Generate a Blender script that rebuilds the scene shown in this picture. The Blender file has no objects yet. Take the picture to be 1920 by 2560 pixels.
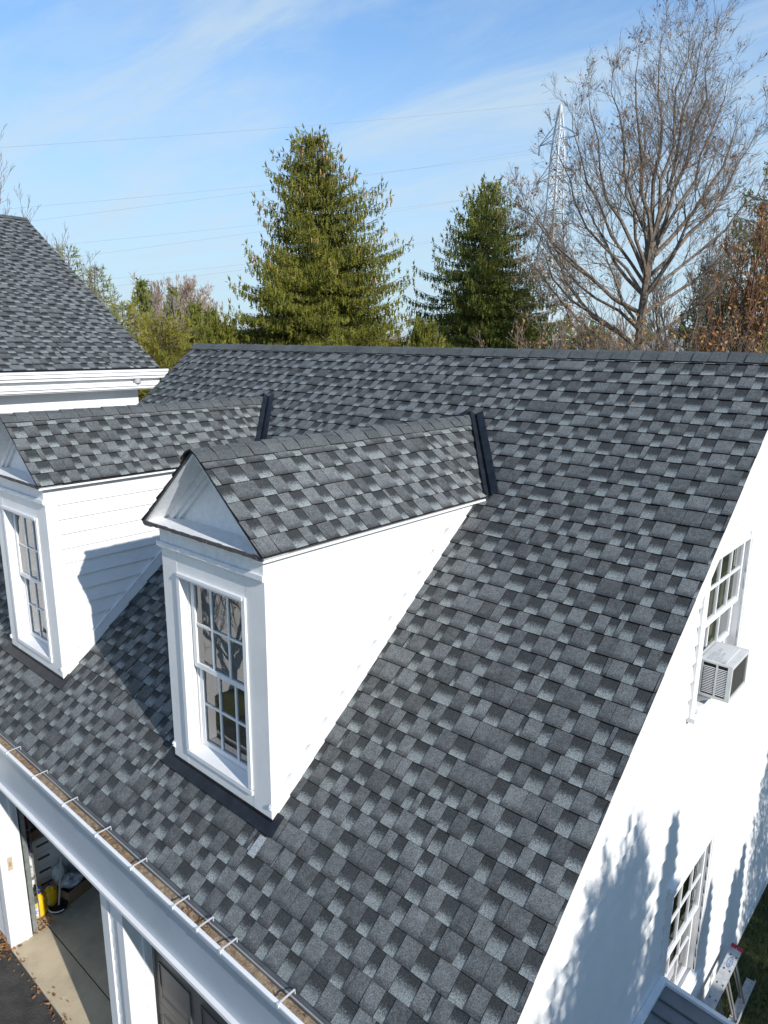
import bpy, math, random
from mathutils import Vector, Matrix
R = math.radians
scene = bpy.context.scene
col = scene.collection

# ---------------------------------------------------------------- camera
CAM = Vector((1.371, -2.164, 3.603))
AX_R = Vector((0.7494, 0.6620, 0.0090)).normalized()
AX_F = Vector((-0.6426, 0.7296, -0.2341)).normalized()
AX_R = (AX_R - AX_F * AX_R.dot(AX_F)).normalized()
AX_U = AX_R.cross(AX_F)
FPX = 1780.1                                       # focal length in pixels of a 1920 px wide picture
cd = bpy.data.cameras.new("camera")
cam = bpy.data.objects.new("camera", cd); col.objects.link(cam)
cam.matrix_world = Matrix(((AX_R.x, AX_U.x, -AX_F.x, CAM.x), (AX_R.y, AX_U.y, -AX_F.y, CAM.y),
                           (AX_R.z, AX_U.z, -AX_F.z, CAM.z), (0, 0, 0, 1)))
cd.sensor_fit = 'HORIZONTAL'; cd.sensor_width = 36; cd.lens = FPX / 1920 * 36
cd.clip_start = 0.05; cd.clip_end = 6000
scene.camera = cam

# ---------------------------------------------------------------- light
SUN = Vector((0.878, -0.154, 0.452)).normalized()
w = bpy.data.worlds.new("World"); scene.world = w; w.use_nodes = True
nt = w.node_tree; nt.nodes.clear()
def N(t, ty, **kw):
    n = t.nodes.new(ty)
    for k, v in kw.items(): setattr(n, k, v)
    return n
out = N(nt, 'ShaderNodeOutputWorld'); bg = N(nt, 'ShaderNodeBackground')
sky = N(nt, 'ShaderNodeTexSky', sky_type='NISHITA', sun_disc=False)
sky.sun_elevation = math.asin(SUN.z); sky.sun_rotation = math.atan2(SUN.x, SUN.y)
sky.altitude = 200; sky.air_density = 1.0; sky.dust_density = 0.3; sky.ozone_density = 3.0
# thin cirrus: noise on a high flat layer, brighter and whiter than the blue
tc = N(nt, 'ShaderNodeTexCoord'); sep = N(nt, 'ShaderNodeSeparateXYZ')
nt.links.new(tc.outputs['Generated'], sep.inputs[0])
def M(t, op, a, b=None, c=None):
    n = N(t, 'ShaderNodeMath', operation=op)
    for i, v in enumerate((a, b, c)):
        if v is None: continue
        if isinstance(v, (int, float)): n.inputs[i].default_value = v
        else: t.links.new(v, n.inputs[i])
    return n.outputs[0]
zz = M(nt, 'ADD', M(nt, 'MAXIMUM', sep.outputs[2], 0.0), 0.12)
cx = M(nt, 'DIVIDE', sep.outputs[0], zz); cy = M(nt, 'DIVIDE', sep.outputs[1], zz)
cmb = N(nt, 'ShaderNodeCombineXYZ'); nt.links.new(cx, cmb.inputs[0]); nt.links.new(cy, cmb.inputs[1])
mp = N(nt, 'ShaderNodeMapping'); mp.inputs['Rotation'].default_value = (0, 0, R(-38)); mp.inputs['Scale'].default_value = (0.50, 1.5, 1)
mp.inputs['Location'].default_value = (3.1, 1.3, 0)
nt.links.new(cmb.outputs[0], mp.inputs[0])
n1 = N(nt, 'ShaderNodeTexNoise'); n1.inputs['Scale'].default_value = 1.6; n1.inputs['Detail'].default_value = 10; n1.inputs['Roughness'].default_value = 0.64; n1.inputs['Distortion'].default_value = 0.5
nt.links.new(mp.outputs[0], n1.inputs['Vector'])
mr = N(nt, 'ShaderNodeMapRange', interpolation_type='SMOOTHSTEP'); mr.inputs[1].default_value = 0.34; mr.inputs[2].default_value = 0.76; mr.inputs[4].default_value = 0.78
nt.links.new(n1.outputs[0], mr.inputs[0])
mixc = N(nt, 'ShaderNodeMix', data_type='RGBA'); mixc.inputs[7].default_value = (3.1, 3.85, 4.45, 1)
# aerial whitening towards the horizon and a thin veil over the whole sky
tint = N(nt, 'ShaderNodeMix', data_type='RGBA', blend_type='MULTIPLY'); tint.inputs[0].default_value = 1; tint.inputs[7].default_value = (0.46, 0.84, 1.10, 1)
nt.links.new(sky.outputs[0], tint.inputs[6])
hz = N(nt, 'ShaderNodeMapRange', interpolation_type='SMOOTHSTEP'); hz.inputs[1].default_value = -0.02; hz.inputs[2].default_value = 0.50; hz.inputs[3].default_value = 0.92; hz.inputs[4].default_value = 0.12
nt.links.new(sep.outputs[2], hz.inputs[0])
veil = N(nt, 'ShaderNodeMix', data_type='RGBA'); veil.inputs[7].default_value = (3.05, 3.80, 4.30, 1)
nt.links.new(hz.outputs[0], veil.inputs[0]); nt.links.new(tint.outputs[2], veil.inputs[6])
cf = N(nt, 'ShaderNodeMapRange', interpolation_type='SMOOTHSTEP'); cf.inputs[1].default_value = 0.55; cf.inputs[2].default_value = 0.85; cf.inputs[3].default_value = 1.0; cf.inputs[4].default_value = 0.15
nt.links.new(sep.outputs[2], cf.inputs[0])
nt.links.new(M(nt, 'MULTIPLY', mr.outputs[0], cf.outputs[0]), mixc.inputs[0]); nt.links.new(veil.outputs[2], mixc.inputs[6])
nt.links.new(mixc.outputs[2], bg.inputs[0]); bg.inputs[1].default_value = 0.12
nt.links.new(bg.outputs[0], out.inputs[0])

sd = bpy.data.lights.new("sun", 'SUN'); sd.energy = 3.3; sd.angle = R(0.53); sd.color = (1.0, 0.955, 0.89)
so = bpy.data.objects.new("sun", sd); col.objects.link(so)
so.rotation_euler = SUN.to_track_quat('Z', 'Y').to_euler()
scene.view_settings.view_transform = 'Standard'; scene.view_settings.look = 'None'
scene.view_settings.exposure = 0.70; scene.view_settings.gamma = 1
scene.cycles.max_bounces = 8; scene.cycles.transparent_max_bounces = 16

def at(px, py, depth):
    """world point at a pixel of the 1920x2560 photograph and a depth in metres"""
    d = AX_R * ((px - 960) / FPX) - AX_U * ((py - 1280) / FPX) + AX_F
    return CAM + d * depth

# ---------------------------------------------------------------- materials
def mat(name, base, rough=0.6, noise=0.0, nscale=8, bump=0.0, bscale=60, spec=0.4, metal=0.0, base2=None, dirt=None, detail=6):
    m = bpy.data.materials.new(name); m.use_nodes = True; t = m.node_tree
    b = t.nodes['Principled BSDF']; b.inputs['Roughness'].default_value = rough; b.inputs['Metallic'].default_value = metal
    b.inputs['Specular IOR Level'].default_value = spec
    b.inputs['Base Color'].default_value = (*base, 1)
    tcn = N(t, 'ShaderNodeTexCoord')
    if noise > 0:
        n = N(t, 'ShaderNodeTexNoise'); n.inputs['Scale'].default_value = nscale; n.inputs['Detail'].default_value = detail; n.inputs['Roughness'].default_value = 0.65
        t.links.new(tcn.outputs['Object'], n.inputs['Vector'])
        mx = N(t, 'ShaderNodeMix', data_type='RGBA')
        b2 = base2 or tuple(c * (1 - noise) for c in base)
        mx.inputs[6].default_value = (*base, 1); mx.inputs[7].default_value = (*b2, 1)
        r_ = N(t, 'ShaderNodeMapRange'); r_.inputs[1].default_value = 0.38; r_.inputs[2].default_value = 0.66
        t.links.new(n.outputs[0], r_.inputs[0]); t.links.new(r_.outputs[0], mx.inputs[0]); t.links.new(mx.outputs[2], b.inputs['Base Color'])
    if bump > 0:
        n2 = N(t, 'ShaderNodeTexNoise'); n2.inputs['Scale'].default_value = bscale; n2.inputs['Detail'].default_value = 5
        t.links.new(tcn.outputs['Object'], n2.inputs['Vector'])
        bp = N(t, 'ShaderNodeBump'); bp.inputs['Strength'].default_value = bump; bp.inputs['Distance'].default_value = 0.01
        t.links.new(n2.outputs[0], bp.inputs['Height']); t.links.new(bp.outputs[0], b.inputs['Normal'])
    return m

def shingle_mat():
    m = bpy.data.materials.new("asphalt_shingle"); m.use_nodes = True; t = m.node_tree
    b = t.nodes['Principled BSDF']; b.inputs['Roughness'].default_value = 0.85; b.inputs['Specular IOR Level'].default_value = 0.25
    at_ = N(t, 'ShaderNodeAttribute', attribute_name='data'); s = N(t, 'ShaderNodeSeparateColor'); t.links.new(at_.outputs['Color'], s.inputs[0])
    rnd, v, kind = s.outputs[0], s.outputs[1], s.outputs[2]
    tcn = N(t, 'ShaderNodeTexCoord')
    def noise(sc, det=2, rough=0.6):
        n = N(t, 'ShaderNodeTexNoise'); n.inputs['Scale'].default_value = sc; n.inputs['Detail'].default_value = det; n.inputs['Roughness'].default_value = rough
        t.links.new(tcn.outputs['Object'], n.inputs['Vector']); return n.outputs[0]
    jag = M(t, 'SUBTRACT', noise(75, 4, 0.85), 0.5)
    vj = M(t, 'ADD', v, M(t, 'MULTIPLY', jag, 0.85))
    def rng(x, a, b2, c=0, d=1):
        n = N(t, 'ShaderNodeMapRange', interpolation_type='SMOOTHSTEP'); t.links.new(x, n.inputs[0])
        for i, q in enumerate((a, b2, c, d)): n.inputs[i + 1].default_value = q
        return n.outputs[0]
    # lower layer: light granules at its exposed foot, dark shadow-blend granules at its head
    under = N(t, 'ShaderNodeMix', data_type='RGBA'); under.inputs[6].default_value = (0.200, 0.218, 0.214, 1); under.inputs[7].default_value = (0.036, 0.039, 0.040, 1)
    sh = M(t, 'ADD', vj, M(t, 'MULTIPLY', M(t, 'SUBTRACT', rnd, 0.5), 0.30))
    t.links.new(rng(sh, 0.15, 0.60), under.inputs[0])
    # raised tabs: even mid grey with a thin ragged darker foot
    tab = N(t, 'ShaderNodeMix', data_type='RGBA'); tab.inputs[6].default_value = (0.034, 0.036, 0.037, 1); tab.inputs[7].default_value = (0.152, 0.160, 0.160, 1)
    t.links.new(M(t, 'MULTIPLY', rng(vj, 0.0, 0.34, 0.22, 1.0), M(t, 'ADD', rng(rnd, 0.0, 1.0, 0.30, 0.62), M(t, 'MULTIPLY', rng(noise(28, 4, 0.7), 0.35, 0.65), 0.28))), tab.inputs[0])
    k1 = N(t, 'ShaderNodeMix', data_type='RGBA'); t.links.new(rng(kind, 0.2, 0.3), k1.inputs[0]); t.links.new(under.outputs[2], k1.inputs[6]); t.links.new(tab.outputs[2], k1.inputs[7])
    # cap pieces: even dark grey
    k2 = N(t, 'ShaderNodeMix', data_type='RGBA'); t.links.new(rng(kind, 0.6, 0.7), k2.inputs[0]); t.links.new(k1.outputs[2], k2.inputs[6]); k2.inputs[7].default_value = (0.085, 0.091, 0.091, 1)
    # granules: two scales of speckle
    g = M(t, 'MULTIPLY', rng(noise(130, 3, 0.95), 0.32, 0.68, 0.40, 1.70), rng(noise(5.0, 3), 0.3, 0.7, 0.88, 1.10))
    g2 = M(t, 'MULTIPLY', g, rng(rnd, 0, 1, 0.90, 1.10))
    mul = N(t, 'ShaderNodeMix', data_type='RGBA', blend_type='MULTIPLY'); mul.inputs[0].default_value = 1
    gc = N(t, 'ShaderNodeCombineColor'); t.links.new(g2, gc.inputs[0]); t.links.new(g2, gc.inputs[1]); t.links.new(g2, gc.inputs[2])
    t.links.new(k2.outputs[2], mul.inputs[6]); t.links.new(gc.outputs[0], mul.inputs[7])
    # cut edges of the mat: bare black asphalt
    k3 = N(t, 'ShaderNodeMix', data_type='RGBA'); t.links.new(rng(kind, 0.85, 0.95), k3.inputs[0]); t.links.new(mul.outputs[2], k3.inputs[6]); k3.inputs[7].default_value = (0.012, 0.012, 0.013, 1)
    t.links.new(k3.outputs[2], b.inputs['Base Color'])
    bp = N(t, 'ShaderNodeBump'); bp.inputs['Strength'].default_value = 0.5; bp.inputs['Distance'].default_value = 0.003
    t.links.new(noise(260, 3, 0.8), bp.inputs['Height']); t.links.new(bp.outputs[0], b.inputs['Normal'])
    return m

def leaf_mat(name, c1, c2, trans=0.25, rough=0.6):
    m = bpy.data.materials.new(name); m.use_nodes = True; t = m.node_tree
    b = t.nodes['Principled BSDF']; b.inputs['Roughness'].default_value = rough; b.inputs['Specular IOR Level'].default_value = 0.25
    a = N(t, 'ShaderNodeAttribute', attribute_name='data'); s = N(t, 'ShaderNodeSeparateColor'); t.links.new(a.outputs['Color'], s.inputs[0])
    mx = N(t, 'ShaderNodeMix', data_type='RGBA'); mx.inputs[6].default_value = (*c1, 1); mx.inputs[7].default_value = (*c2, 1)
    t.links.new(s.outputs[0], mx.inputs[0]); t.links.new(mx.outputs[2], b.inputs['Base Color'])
    tr = N(t, 'ShaderNodeBsdfTranslucent'); t.links.new(mx.outputs[2], tr.inputs[0])
    ms = N(t, 'ShaderNodeMixShader'); ms.inputs[0].default_value = trans
    t.links.new(b.outputs[0], ms.inputs[1]); t.links.new(tr.outputs[0], ms.inputs[2]); t.links.new(ms.outputs[0], t.nodes['Material Output'].inputs[0])
    return m

def glass_mat():
    m = bpy.data.materials.new("window_glass"); m.use_nodes = True; t = m.node_tree; t.nodes.remove(t.nodes['Principled BSDF'])
    tr = N(t, 'ShaderNodeBsdfTransparent'); tr.inputs[0].default_value = (0.80, 0.84, 0.84, 1)
    gl = N(t, 'ShaderNodeBsdfGlossy'); gl.inputs['Roughness'].default_value = 0.01
    fr = N(t, 'ShaderNodeFresnel'); fr.inputs[0].default_value = 1.55
    tcn = N(t, 'ShaderNodeTexCoord'); n = N(t, 'ShaderNodeTexNoise'); n.inputs['Scale'].default_value = 3.0
    t.links.new(tcn.outputs['Object'], n.inputs['Vector'])
    bp = N(t, 'ShaderNodeBump'); bp.inputs['Strength'].default_value = 0.12; bp.inputs['Distance'].default_value = 0.01
    t.links.new(n.outputs[0], bp.inputs['Height']); t.links.new(bp.outputs[0], gl.inputs['Normal'])
    ms = N(t, 'ShaderNodeMixShader'); t.links.new(M(t, 'MINIMUM', M(t, 'ADD', M(t, 'MULTIPLY', fr.outputs[0], 1.9), 0.06), 1.0), ms.inputs[0])
    t.links.new(tr.outputs[0], ms.inputs[1]); t.links.new(gl.outputs[0], ms.inputs[2]); t.links.new(ms.outputs[0], t.nodes['Material Output'].inputs[0])
    return m

WHITE = mat("white_paint", (0.76, 0.76, 0.76), 0.45, 0.06, 3, 0.05, 40)
WORN = mat("worn_white_paint", (0.76, 0.77, 0.78), 0.55, 0.5, 22, 0.3, 60, base2=(0.66, 0.67, 0.68))
SIDING = mat("painted_siding", (0.74, 0.74, 0.735), 0.5, 0.09, 2.5, 0.10, 70)
SHINGLE = shingle_mat()
GLASS = glass_mat()
DARKMETAL = mat("dark_flashing_metal", (0.007, 0.009, 0.013), 0.42, 0.5, 9, 0.15, 20, spec=0.35, base2=(0.018, 0.021, 0.026))
GREYMETAL = mat("grey_drip_edge", (0.10, 0.105, 0.11), 0.5, 0.3, 10)
BRACKETW = mat("white_aluminium", (0.82, 0.82, 0.83), 0.35, 0.05, 12)
MUD = mat("gutter_silt", (0.40, 0.30, 0.19), 0.95, 0.6, 26, 0.8, 90, base2=(0.16, 0.115, 0.075))
UNDER = mat("bare_wood", (0.16, 0.12, 0.085), 0.9, 0.5, 14)
WORNEDGE = mat("weathered_edge", (0.12, 0.105, 0.10), 0.9, 0.7, 45, 0.5, 80, base2=(0.05, 0.045, 0.05))
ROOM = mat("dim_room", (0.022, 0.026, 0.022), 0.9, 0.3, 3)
BLIND = mat("dark_blind", (0.23, 0.21, 0.165), 0.6, 0.2, 5)
CURTAIN = mat("cream_curtain", (0.46, 0.42, 0.36), 0.85, 0.15, 6)
CONC = mat("garage_concrete", (0.54, 0.45, 0.31), 0.85, 0.35, 2.2, 0.3, 50, base2=(0.38, 0.32, 0.23))
ASPH = mat("old_asphalt", (0.060, 0.056, 0.052), 0.9, 0.5, 7, 1.0, 45, base2=(0.034, 0.033, 0.033))
TAUPE = mat("garage_door_paint", (0.115, 0.105, 0.095), 0.5, 0.15, 4)
GALV = mat("galvanised_steel", (0.33, 0.36, 0.35), 0.45, 0.3, 12, metal=0.5, base2=(0.22, 0.25, 0.24))
PYLON = mat("pale_lattice_steel", (0.72, 0.73, 0.74), 0.5, 0.1, 3)
WIREM = mat("aluminium_wire", (0.20, 0.22, 0.25), 0.8)
BARKD = mat("dark_oak_bark", (0.21, 0.16, 0.115), 0.95, 0.5, 9, 0.6, 30, base2=(0.06, 0.05, 0.045))
BARK = mat("grey_brown_bark", (0.17, 0.135, 0.105), 0.95, 0.5, 9, 0.6, 30, base2=(0.09, 0.072, 0.058))
BARKR = mat("reddish_bark", (0.17, 0.085, 0.05), 0.95, 0.5, 8)
BARKP = mat("pinkish_twigs", (0.30, 0.225, 0.18), 0.95, 0.3, 1)
BARKB = mat("pale_grey_bark", (0.27, 0.24, 0.21), 0.95, 0.4, 6)
GRASSM = leaf_mat("grass_blades", (0.045, 0.06, 0.016), (0.15, 0.16, 0.05), 0.3)
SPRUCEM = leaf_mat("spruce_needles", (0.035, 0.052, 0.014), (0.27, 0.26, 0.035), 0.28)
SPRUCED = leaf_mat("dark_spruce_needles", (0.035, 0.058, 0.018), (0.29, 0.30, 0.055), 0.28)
PINEM = leaf_mat("pine_needles", (0.15, 0.15, 0.03), (0.42, 0.37, 0.07), 0.35)
PINEP = leaf_mat("pale_pine_needles", (0.15, 0.18, 0.07), (0.40, 0.41, 0.18), 0.35)
LEAFO = leaf_mat("rust_leaves", (0.22, 0.10, 0.045), (0.46, 0.26, 0.12), 0.3)
LEAFB = leaf_mat("orange_leaves", (0.26, 0.12, 0.035), (0.50, 0.29, 0.10), 0.3)
CONEM = mat("cone_brown", (0.42, 0.22, 0.11), 0.8, 0.3, 30)

# ---------------------------------------------------------------- mesh helpers
class MB:
    def __init__(s): s.v = []; s.f = []; s.d = []; s.m = []
    def q(s, pts, d=None, mi=0):
        n = len(s.v); s.v.extend([tuple(p) for p in pts]); s.f.append(tuple(range(n, n + len(pts))))
        s.m.append(mi)
        if d is None: d = [(0.5, 0.5, 0.0)] * len(pts)
        elif isinstance(d, tuple): d = [d] * len(pts)
        s.d.extend(d)
    def hexa(s, p, d=None, mi=0):        # p: 4 bottom + 4 top, same order
        a, b, c, e, A, B, C_, E_ = p
        for f in ((a, e, c, b), (A, B, C_, E_), (a, b, B, A), (b, c, C_, B), (c, e, E_, C_), (e, a, A, E_)): s.q(f, d, mi)
    def box(s, x0, x1, y0, y1, z0, z1, d=None, mi=0):
        V = Vector
        s.hexa([V((x0, y0, z0)), V((x1, y0, z0)), V((x1, y1, z0)), V((x0, y1, z0)), V((x0, y0, z1)), V((x1, y0, z1)), V((x1, y1, z1)), V((x0, y1, z1))], d, mi)
    def obox(s, O, A, B, C_, a, b, c, d=None, mi=0):   # oriented box, ranges a, b, c along unit axes A, B, C_
        P = lambda i, j, k: O + A * a[i] + B * b[j] + C_ * c[k]
        s.hexa([P(0, 0, 0), P(1, 0, 0), P(1, 1, 0), P(0, 1, 0), P(0, 0, 1), P(1, 0, 1), P(1, 1, 1), P(0, 1, 1)], d, mi)
    def tube(s, p0, p1, r0, r1, n=5, d=None, caps=False, mi=0):
        p0 = Vector(p0); p1 = Vector(p1); ax = p1 - p0
        if ax.length < 1e-6: return
        ax.normalize(); u = ax.orthogonal().normalized(); w_ = ax.cross(u)
        k = len(s.v); dd = d or (0.5, 0.5, 0.0)
        for p, r in ((p0, r0), (p1, r1)):
            for i in range(n):
                a = 2 * math.pi * i / n; s.v.append(tuple(p + u * (r * math.cos(a)) + w_ * (r * math.sin(a))))
        for i in range(n):
            j = (i + 1) % n; s.f.append((k + i, k + j, k + n + j, k + n + i)); s.m.append(mi); s.d.extend([dd] * 4)
        if caps:
            s.f.append(tuple(range(k + n - 1, k - 1, -1))); s.m.append(mi); s.d.extend([dd] * n)
            s.f.append(tuple(range(k + n, k + 2 * n))); s.m.append(mi); s.d.extend([dd] * n)
    def path(s, pts, rads, n=6, d=None):
        for i in range(len(pts) - 1): s.tube(pts[i], pts[i + 1], rads[i], rads[i + 1], n, d)
    def lathe(s, c, prof, n=16, d=None, sx=1, sy=1, rz=0):
        c = Vector(c)
        rings = []
        for (r, z) in prof:
            rings.append([c + Vector((r * sx * math.cos(a) * math.cos(rz) - r * sy * math.sin(a) * math.sin(rz), r * sx * math.cos(a) * math.sin(rz) + r * sy * math.sin(a) * math.cos(rz), z)) for a in (2 * math.pi * i / n for i in range(n))])
        for k in range(len(rings) - 1):
            for i in range(n):
                j = (i + 1) % n; s.q([rings[k][i], rings[k][j], rings[k + 1][j], rings[k + 1][i]], d)
        s.q(rings[0][::-1], d); s.q(rings[-1], d)
    def build(s, name, mats, parent=None, bevel=0, smooth=False, merge=False):
        me = bpy.data.meshes.new(name); me.from_pydata(s.v, [], s.f)
        mats = mats if isinstance(mats, (list, tuple)) else [mats]
        for m in mats: me.materials.append(m)
        if len(mats) > 1: me.polygons.foreach_set('material_index', s.m)
        ca = me.color_attributes.new('data', 'FLOAT_COLOR', 'CORNER')
        flat = []
        for d in s.d: flat.extend((d[0], d[1], d[2], 1.0))
        ca.data.foreach_set('color', flat)
        if smooth: me.polygons.foreach_set('use_smooth', [True] * len(me.polygons))
        me.update()
        o = bpy.data.objects.new(name, me); col.objects.link(o)
        if merge:
            import bmesh
            bm = bmesh.new(); bm.from_mesh(me); bmesh.ops.remove_doubles(bm, verts=bm.verts, dist=1e-4); bm.to_mesh(me); bm.free()
        if parent is not None: o.parent = parent
        if bevel:
            md = o.modifiers.new('bevel', 'BEVEL'); md.width = bevel; md.segments = 1; md.limit_method = 'ANGLE'
        return o
def tag(o, label=None, cat=None, group=None, kind=None):
    if label: o['label'] = label
    if cat: o['category'] = cat
    if group: o['group'] = group
    if kind: o['kind'] = kind
    return o
def empty(name, loc, label, cat, group=None):
    o = bpy.data.objects.new(name, None); col.objects.link(o); o.location = loc; o.empty_display_size = 0.3
    bpy.context.view_layer.update()
    return tag(o, label, cat, group)
def part(mb, name, m, parent, **k):
    """parts are built in world coordinates; keep them there under a parent that stands elsewhere"""
    o = mb.build(name, m, None, **k)
    o.parent = parent
    off = Vector((0, 0, 0)); q = parent
    while q is not None: off += q.location; q = q.parent
    o.location = -off
    return o
X, Y, Z = Vector((1, 0, 0)), Vector((0, 1, 0)), Vector((0, 0, 1))

# ---------------------------------------------------------------- shingles
EXPO = 0.1432
def shingles(mb, O, U, V, smax, bounds, seed, s_start=0.0, wav=0.0015):
    rnd = random.Random(seed); Nn = U.cross(V).normalized()
    k = 0
    while s_start + k * EXPO < smax - 0.005:
        s0 = s_start + k * EXPO; s1 = min(s0 + EXPO + 0.004, smax)
        ua0, ub0 = bounds(s0); ua1, ub1 = bounds(s1)
        lo, hi = min(ua0, ua1), max(ub0, ub1)
        if hi - lo < 0.02: k += 1; continue
        jit = rnd.uniform(-0.002, 0.002)
        u = lo - rnd.uniform(0, 0.15)
        def P(uu, ss, h):
            t = (ss - s0) / EXPO
            a = ua0 + (ua1 - ua0) * t; b = ub0 + (ub1 - ub0) * t
            uu = min(max(uu, a), b)
            wv = wav * math.sin(uu * 2.1 + k * 1.7) + 0.0012 * math.sin(uu * 9.0 + k * 2.9)
            return O + U * uu + V * (ss + wv * 0.9) + Nn * h
        tooth = rnd.random() < 0.5
        while u < hi:
            wd = rnd.uniform(0.075, 0.140) if tooth else rnd.uniform(0.065, 0.125)
            if rnd.random() < 0.05: wd = rnd.uniform(0.02, 0.05)
            if rnd.random() < 0.07: wd *= 1.5
            u0, u1 = u, u + wd
            r = rnd.random(); sk = rnd.uniform(-0.004, 0.004)
            hb, ht = (0.0165, 0.0055) if tooth else (0.0115, 0.0015)
            sb = s0 + jit
            if min(u1, hi) > max(u0, lo):
                kk = 0.4 if tooth else 0.0
                a, b, c, d_ = P(u0 + sk, sb, hb), P(u1, sb, hb), P(u1, s1, ht), P(u0, s1, ht)
                if (b - a).length > 0.002 or (c - d_).length > 0.002:
                    mb.q([a, b, c, d_], [(r, 0.0, kk), (r, 0.0, kk), (r, 1.0, kk), (r, 1.0, kk)])
                    mb.q([P(u0 + sk, sb, -0.002), P(u1, sb, -0.002), b, a], (0, 0, 1.0))
                    if tooth:
                        mb.q([P(u0 + sk, sb, -0.002), a, d_, P(u0, s1, -0.002)], (0, 0, 1.0)); mb.q([b, P(u1, sb, -0.002), P(u1, s1, -0.002), c], (0, 0, 1.0))
            # small random step to the next piece; neighbouring tabs of two strips butt with a hairline joint
            if tooth and rnd.random() < 0.14: u = u1 + 0.003
            else: u = u1; tooth = not tooth
        k += 1

def ridge_cap(mb, A, B, D1, D2, wing, seed, lift=0.016, rad=0.035, flip=False):
    """cap pieces folded over a ridge from A to B; D1, D2 = unit directions down the two slopes"""
    rnd = random.Random(seed); ax = (B - A); L = ax.length; ax.normalize(); up = -(D1 + D2).normalized()
    prof = []
    for i in range(-4, 5):
        if i < 0: dd = D1; a = -i
        else: dd = D2; a = i
        if a == 0: prof.append((Vector((0, 0, 0)), 0)); continue
        dist = {1: rad * 0.55, 2: rad * 1.1, 3: wing * 0.55, 4: wing}[a]
        prof.append((dd * dist, dist))
    t = -0.01; k = 0
    while t < L:
        t0, t1 = t, min(t + 0.155, L + 0.01)
        r = rnd.random(); sk = rnd.uniform(-0.006, 0.006)
        def pt(i, tt, h):
            v, dist = prof[i]
            rnd_ = up * (-(rad * 0.30) * max(0, 1 - dist / (rad * 1.2)))
            n = (up - (v.normalized() * up.dot(v.normalized()) if v.length > 0 else Vector((0, 0, 0)))).normalized()
            wob = 0.002 * math.sin(k * 2.3 + i)
            return A + ax * (tt + sk * (abs(i - 4) / 4)) + v * (1 + sk * 1.5) + rnd_ + n * (h + lift + wob)
        h0, h1 = (0.009, 0.003)
        if flip: h0, h1 = h1, h0
        for i in range(8):
            a, b, c, d_ = pt(i, t0, h0), pt(i, t1, h1), pt(i + 1, t1, h1), pt(i + 1, t0, h0)
            q = [a, b, c, d_]
            mb.q(q[::-1], (r, 0.5, 0.75))
            e0 = (t1, h1) if flip else (t0, h0)
            mb.q([pt(i, e0[0], e0[1]), pt(i + 1, e0[0], e0[1]), pt(i + 1, e0[0], e0[1] - 0.013), pt(i, e0[0], e0[1] - 0.013)], (0, 0, 1.0))
        for i, e in ((0, 1), (8, -1)):
            mb.q([pt(i, t0, h0), pt(i, t1, h1), pt(i, t1, -0.008), pt(i, t0, -0.008)], (0, 0, 1.0))
        t += 0.1432; k += 1

def claps(mb, O, U, Nn, z0, z1, urange, holes=(), expo=0.14, lap=0.010, seed=1, tuck=0.001):
    """clapboards on a vertical wall: O base point (z ignored), U along the wall, Nn outward"""
    z = z0
    def P(u, zz, h): return Vector((O.x, O.y, 0)) + U * u + Nn * h + Z * zz
    while z < z1 - 0.005:
        zt = min(z + expo, z1)
        a0, b0 = urange(z); a1, b1 = urange(zt)
        segs = [(0.0, 1.0)]
        zc = (z + zt) / 2
        lo, hi = min(a0, a1), max(b0, b1)
        iv = [(lo, hi)]
        for (ha, hb, hz0, hz1) in holes:
            if hz0 < zc < hz1:
                nv = []
                for (p, q_) in iv:
                    if hb <= p or ha >= q_: nv.append((p, q_)); continue
                    if ha > p: nv.append((p, ha))
                    if hb < q_: nv.append((hb, q_))
                iv = nv
        for (p, q_) in iv:
            if q_ - p < 0.01: continue
            pa0, pb0 = max(p, a0), min(q_, b0); pa1, pb1 = max(p, a1), min(q_, b1)
            if pa0 > pb0: pa0 = pb0 = max(min(pa0, b0), a0)
            if pa1 > pb1: pa1 = pb1 = (min(max(pa1, a1), b1))
            mb.q([P(pa0, z, lap), P(pb0, z, lap), P(pb1, zt, tuck), P(pa1, zt, tuck)])
            mb.q([P(pa0, z, min(0, tuck)), P(pb0, z, min(0, tuck)), P(pb0, z, lap), P(pa0, z, lap)])
            mb.q([P(pa0, z, 0), P(pa0, z, lap), P(pa1, zt, 0.0)]); mb.q([P(pb0, z, lap), P(pb0, z, 0), P(pb1, zt, 0.0)])
        z += expo

# ================================================================ the garage
G = -3.1                         # ground level; the eave of the garage roof is z = 0
MS = 0.812; TH = math.atan(MS); RC, RS = math.cos(TH), math.sin(TH)
RY = 4.339; RL = 8.219; RZ = RY * MS; SLOPE = RY / RC
gar = empty('garage', (-4.1, 4.3, G), 'white clapboard garage with grey shingle roof, two dormers and a white gutter', 'garage')

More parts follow.
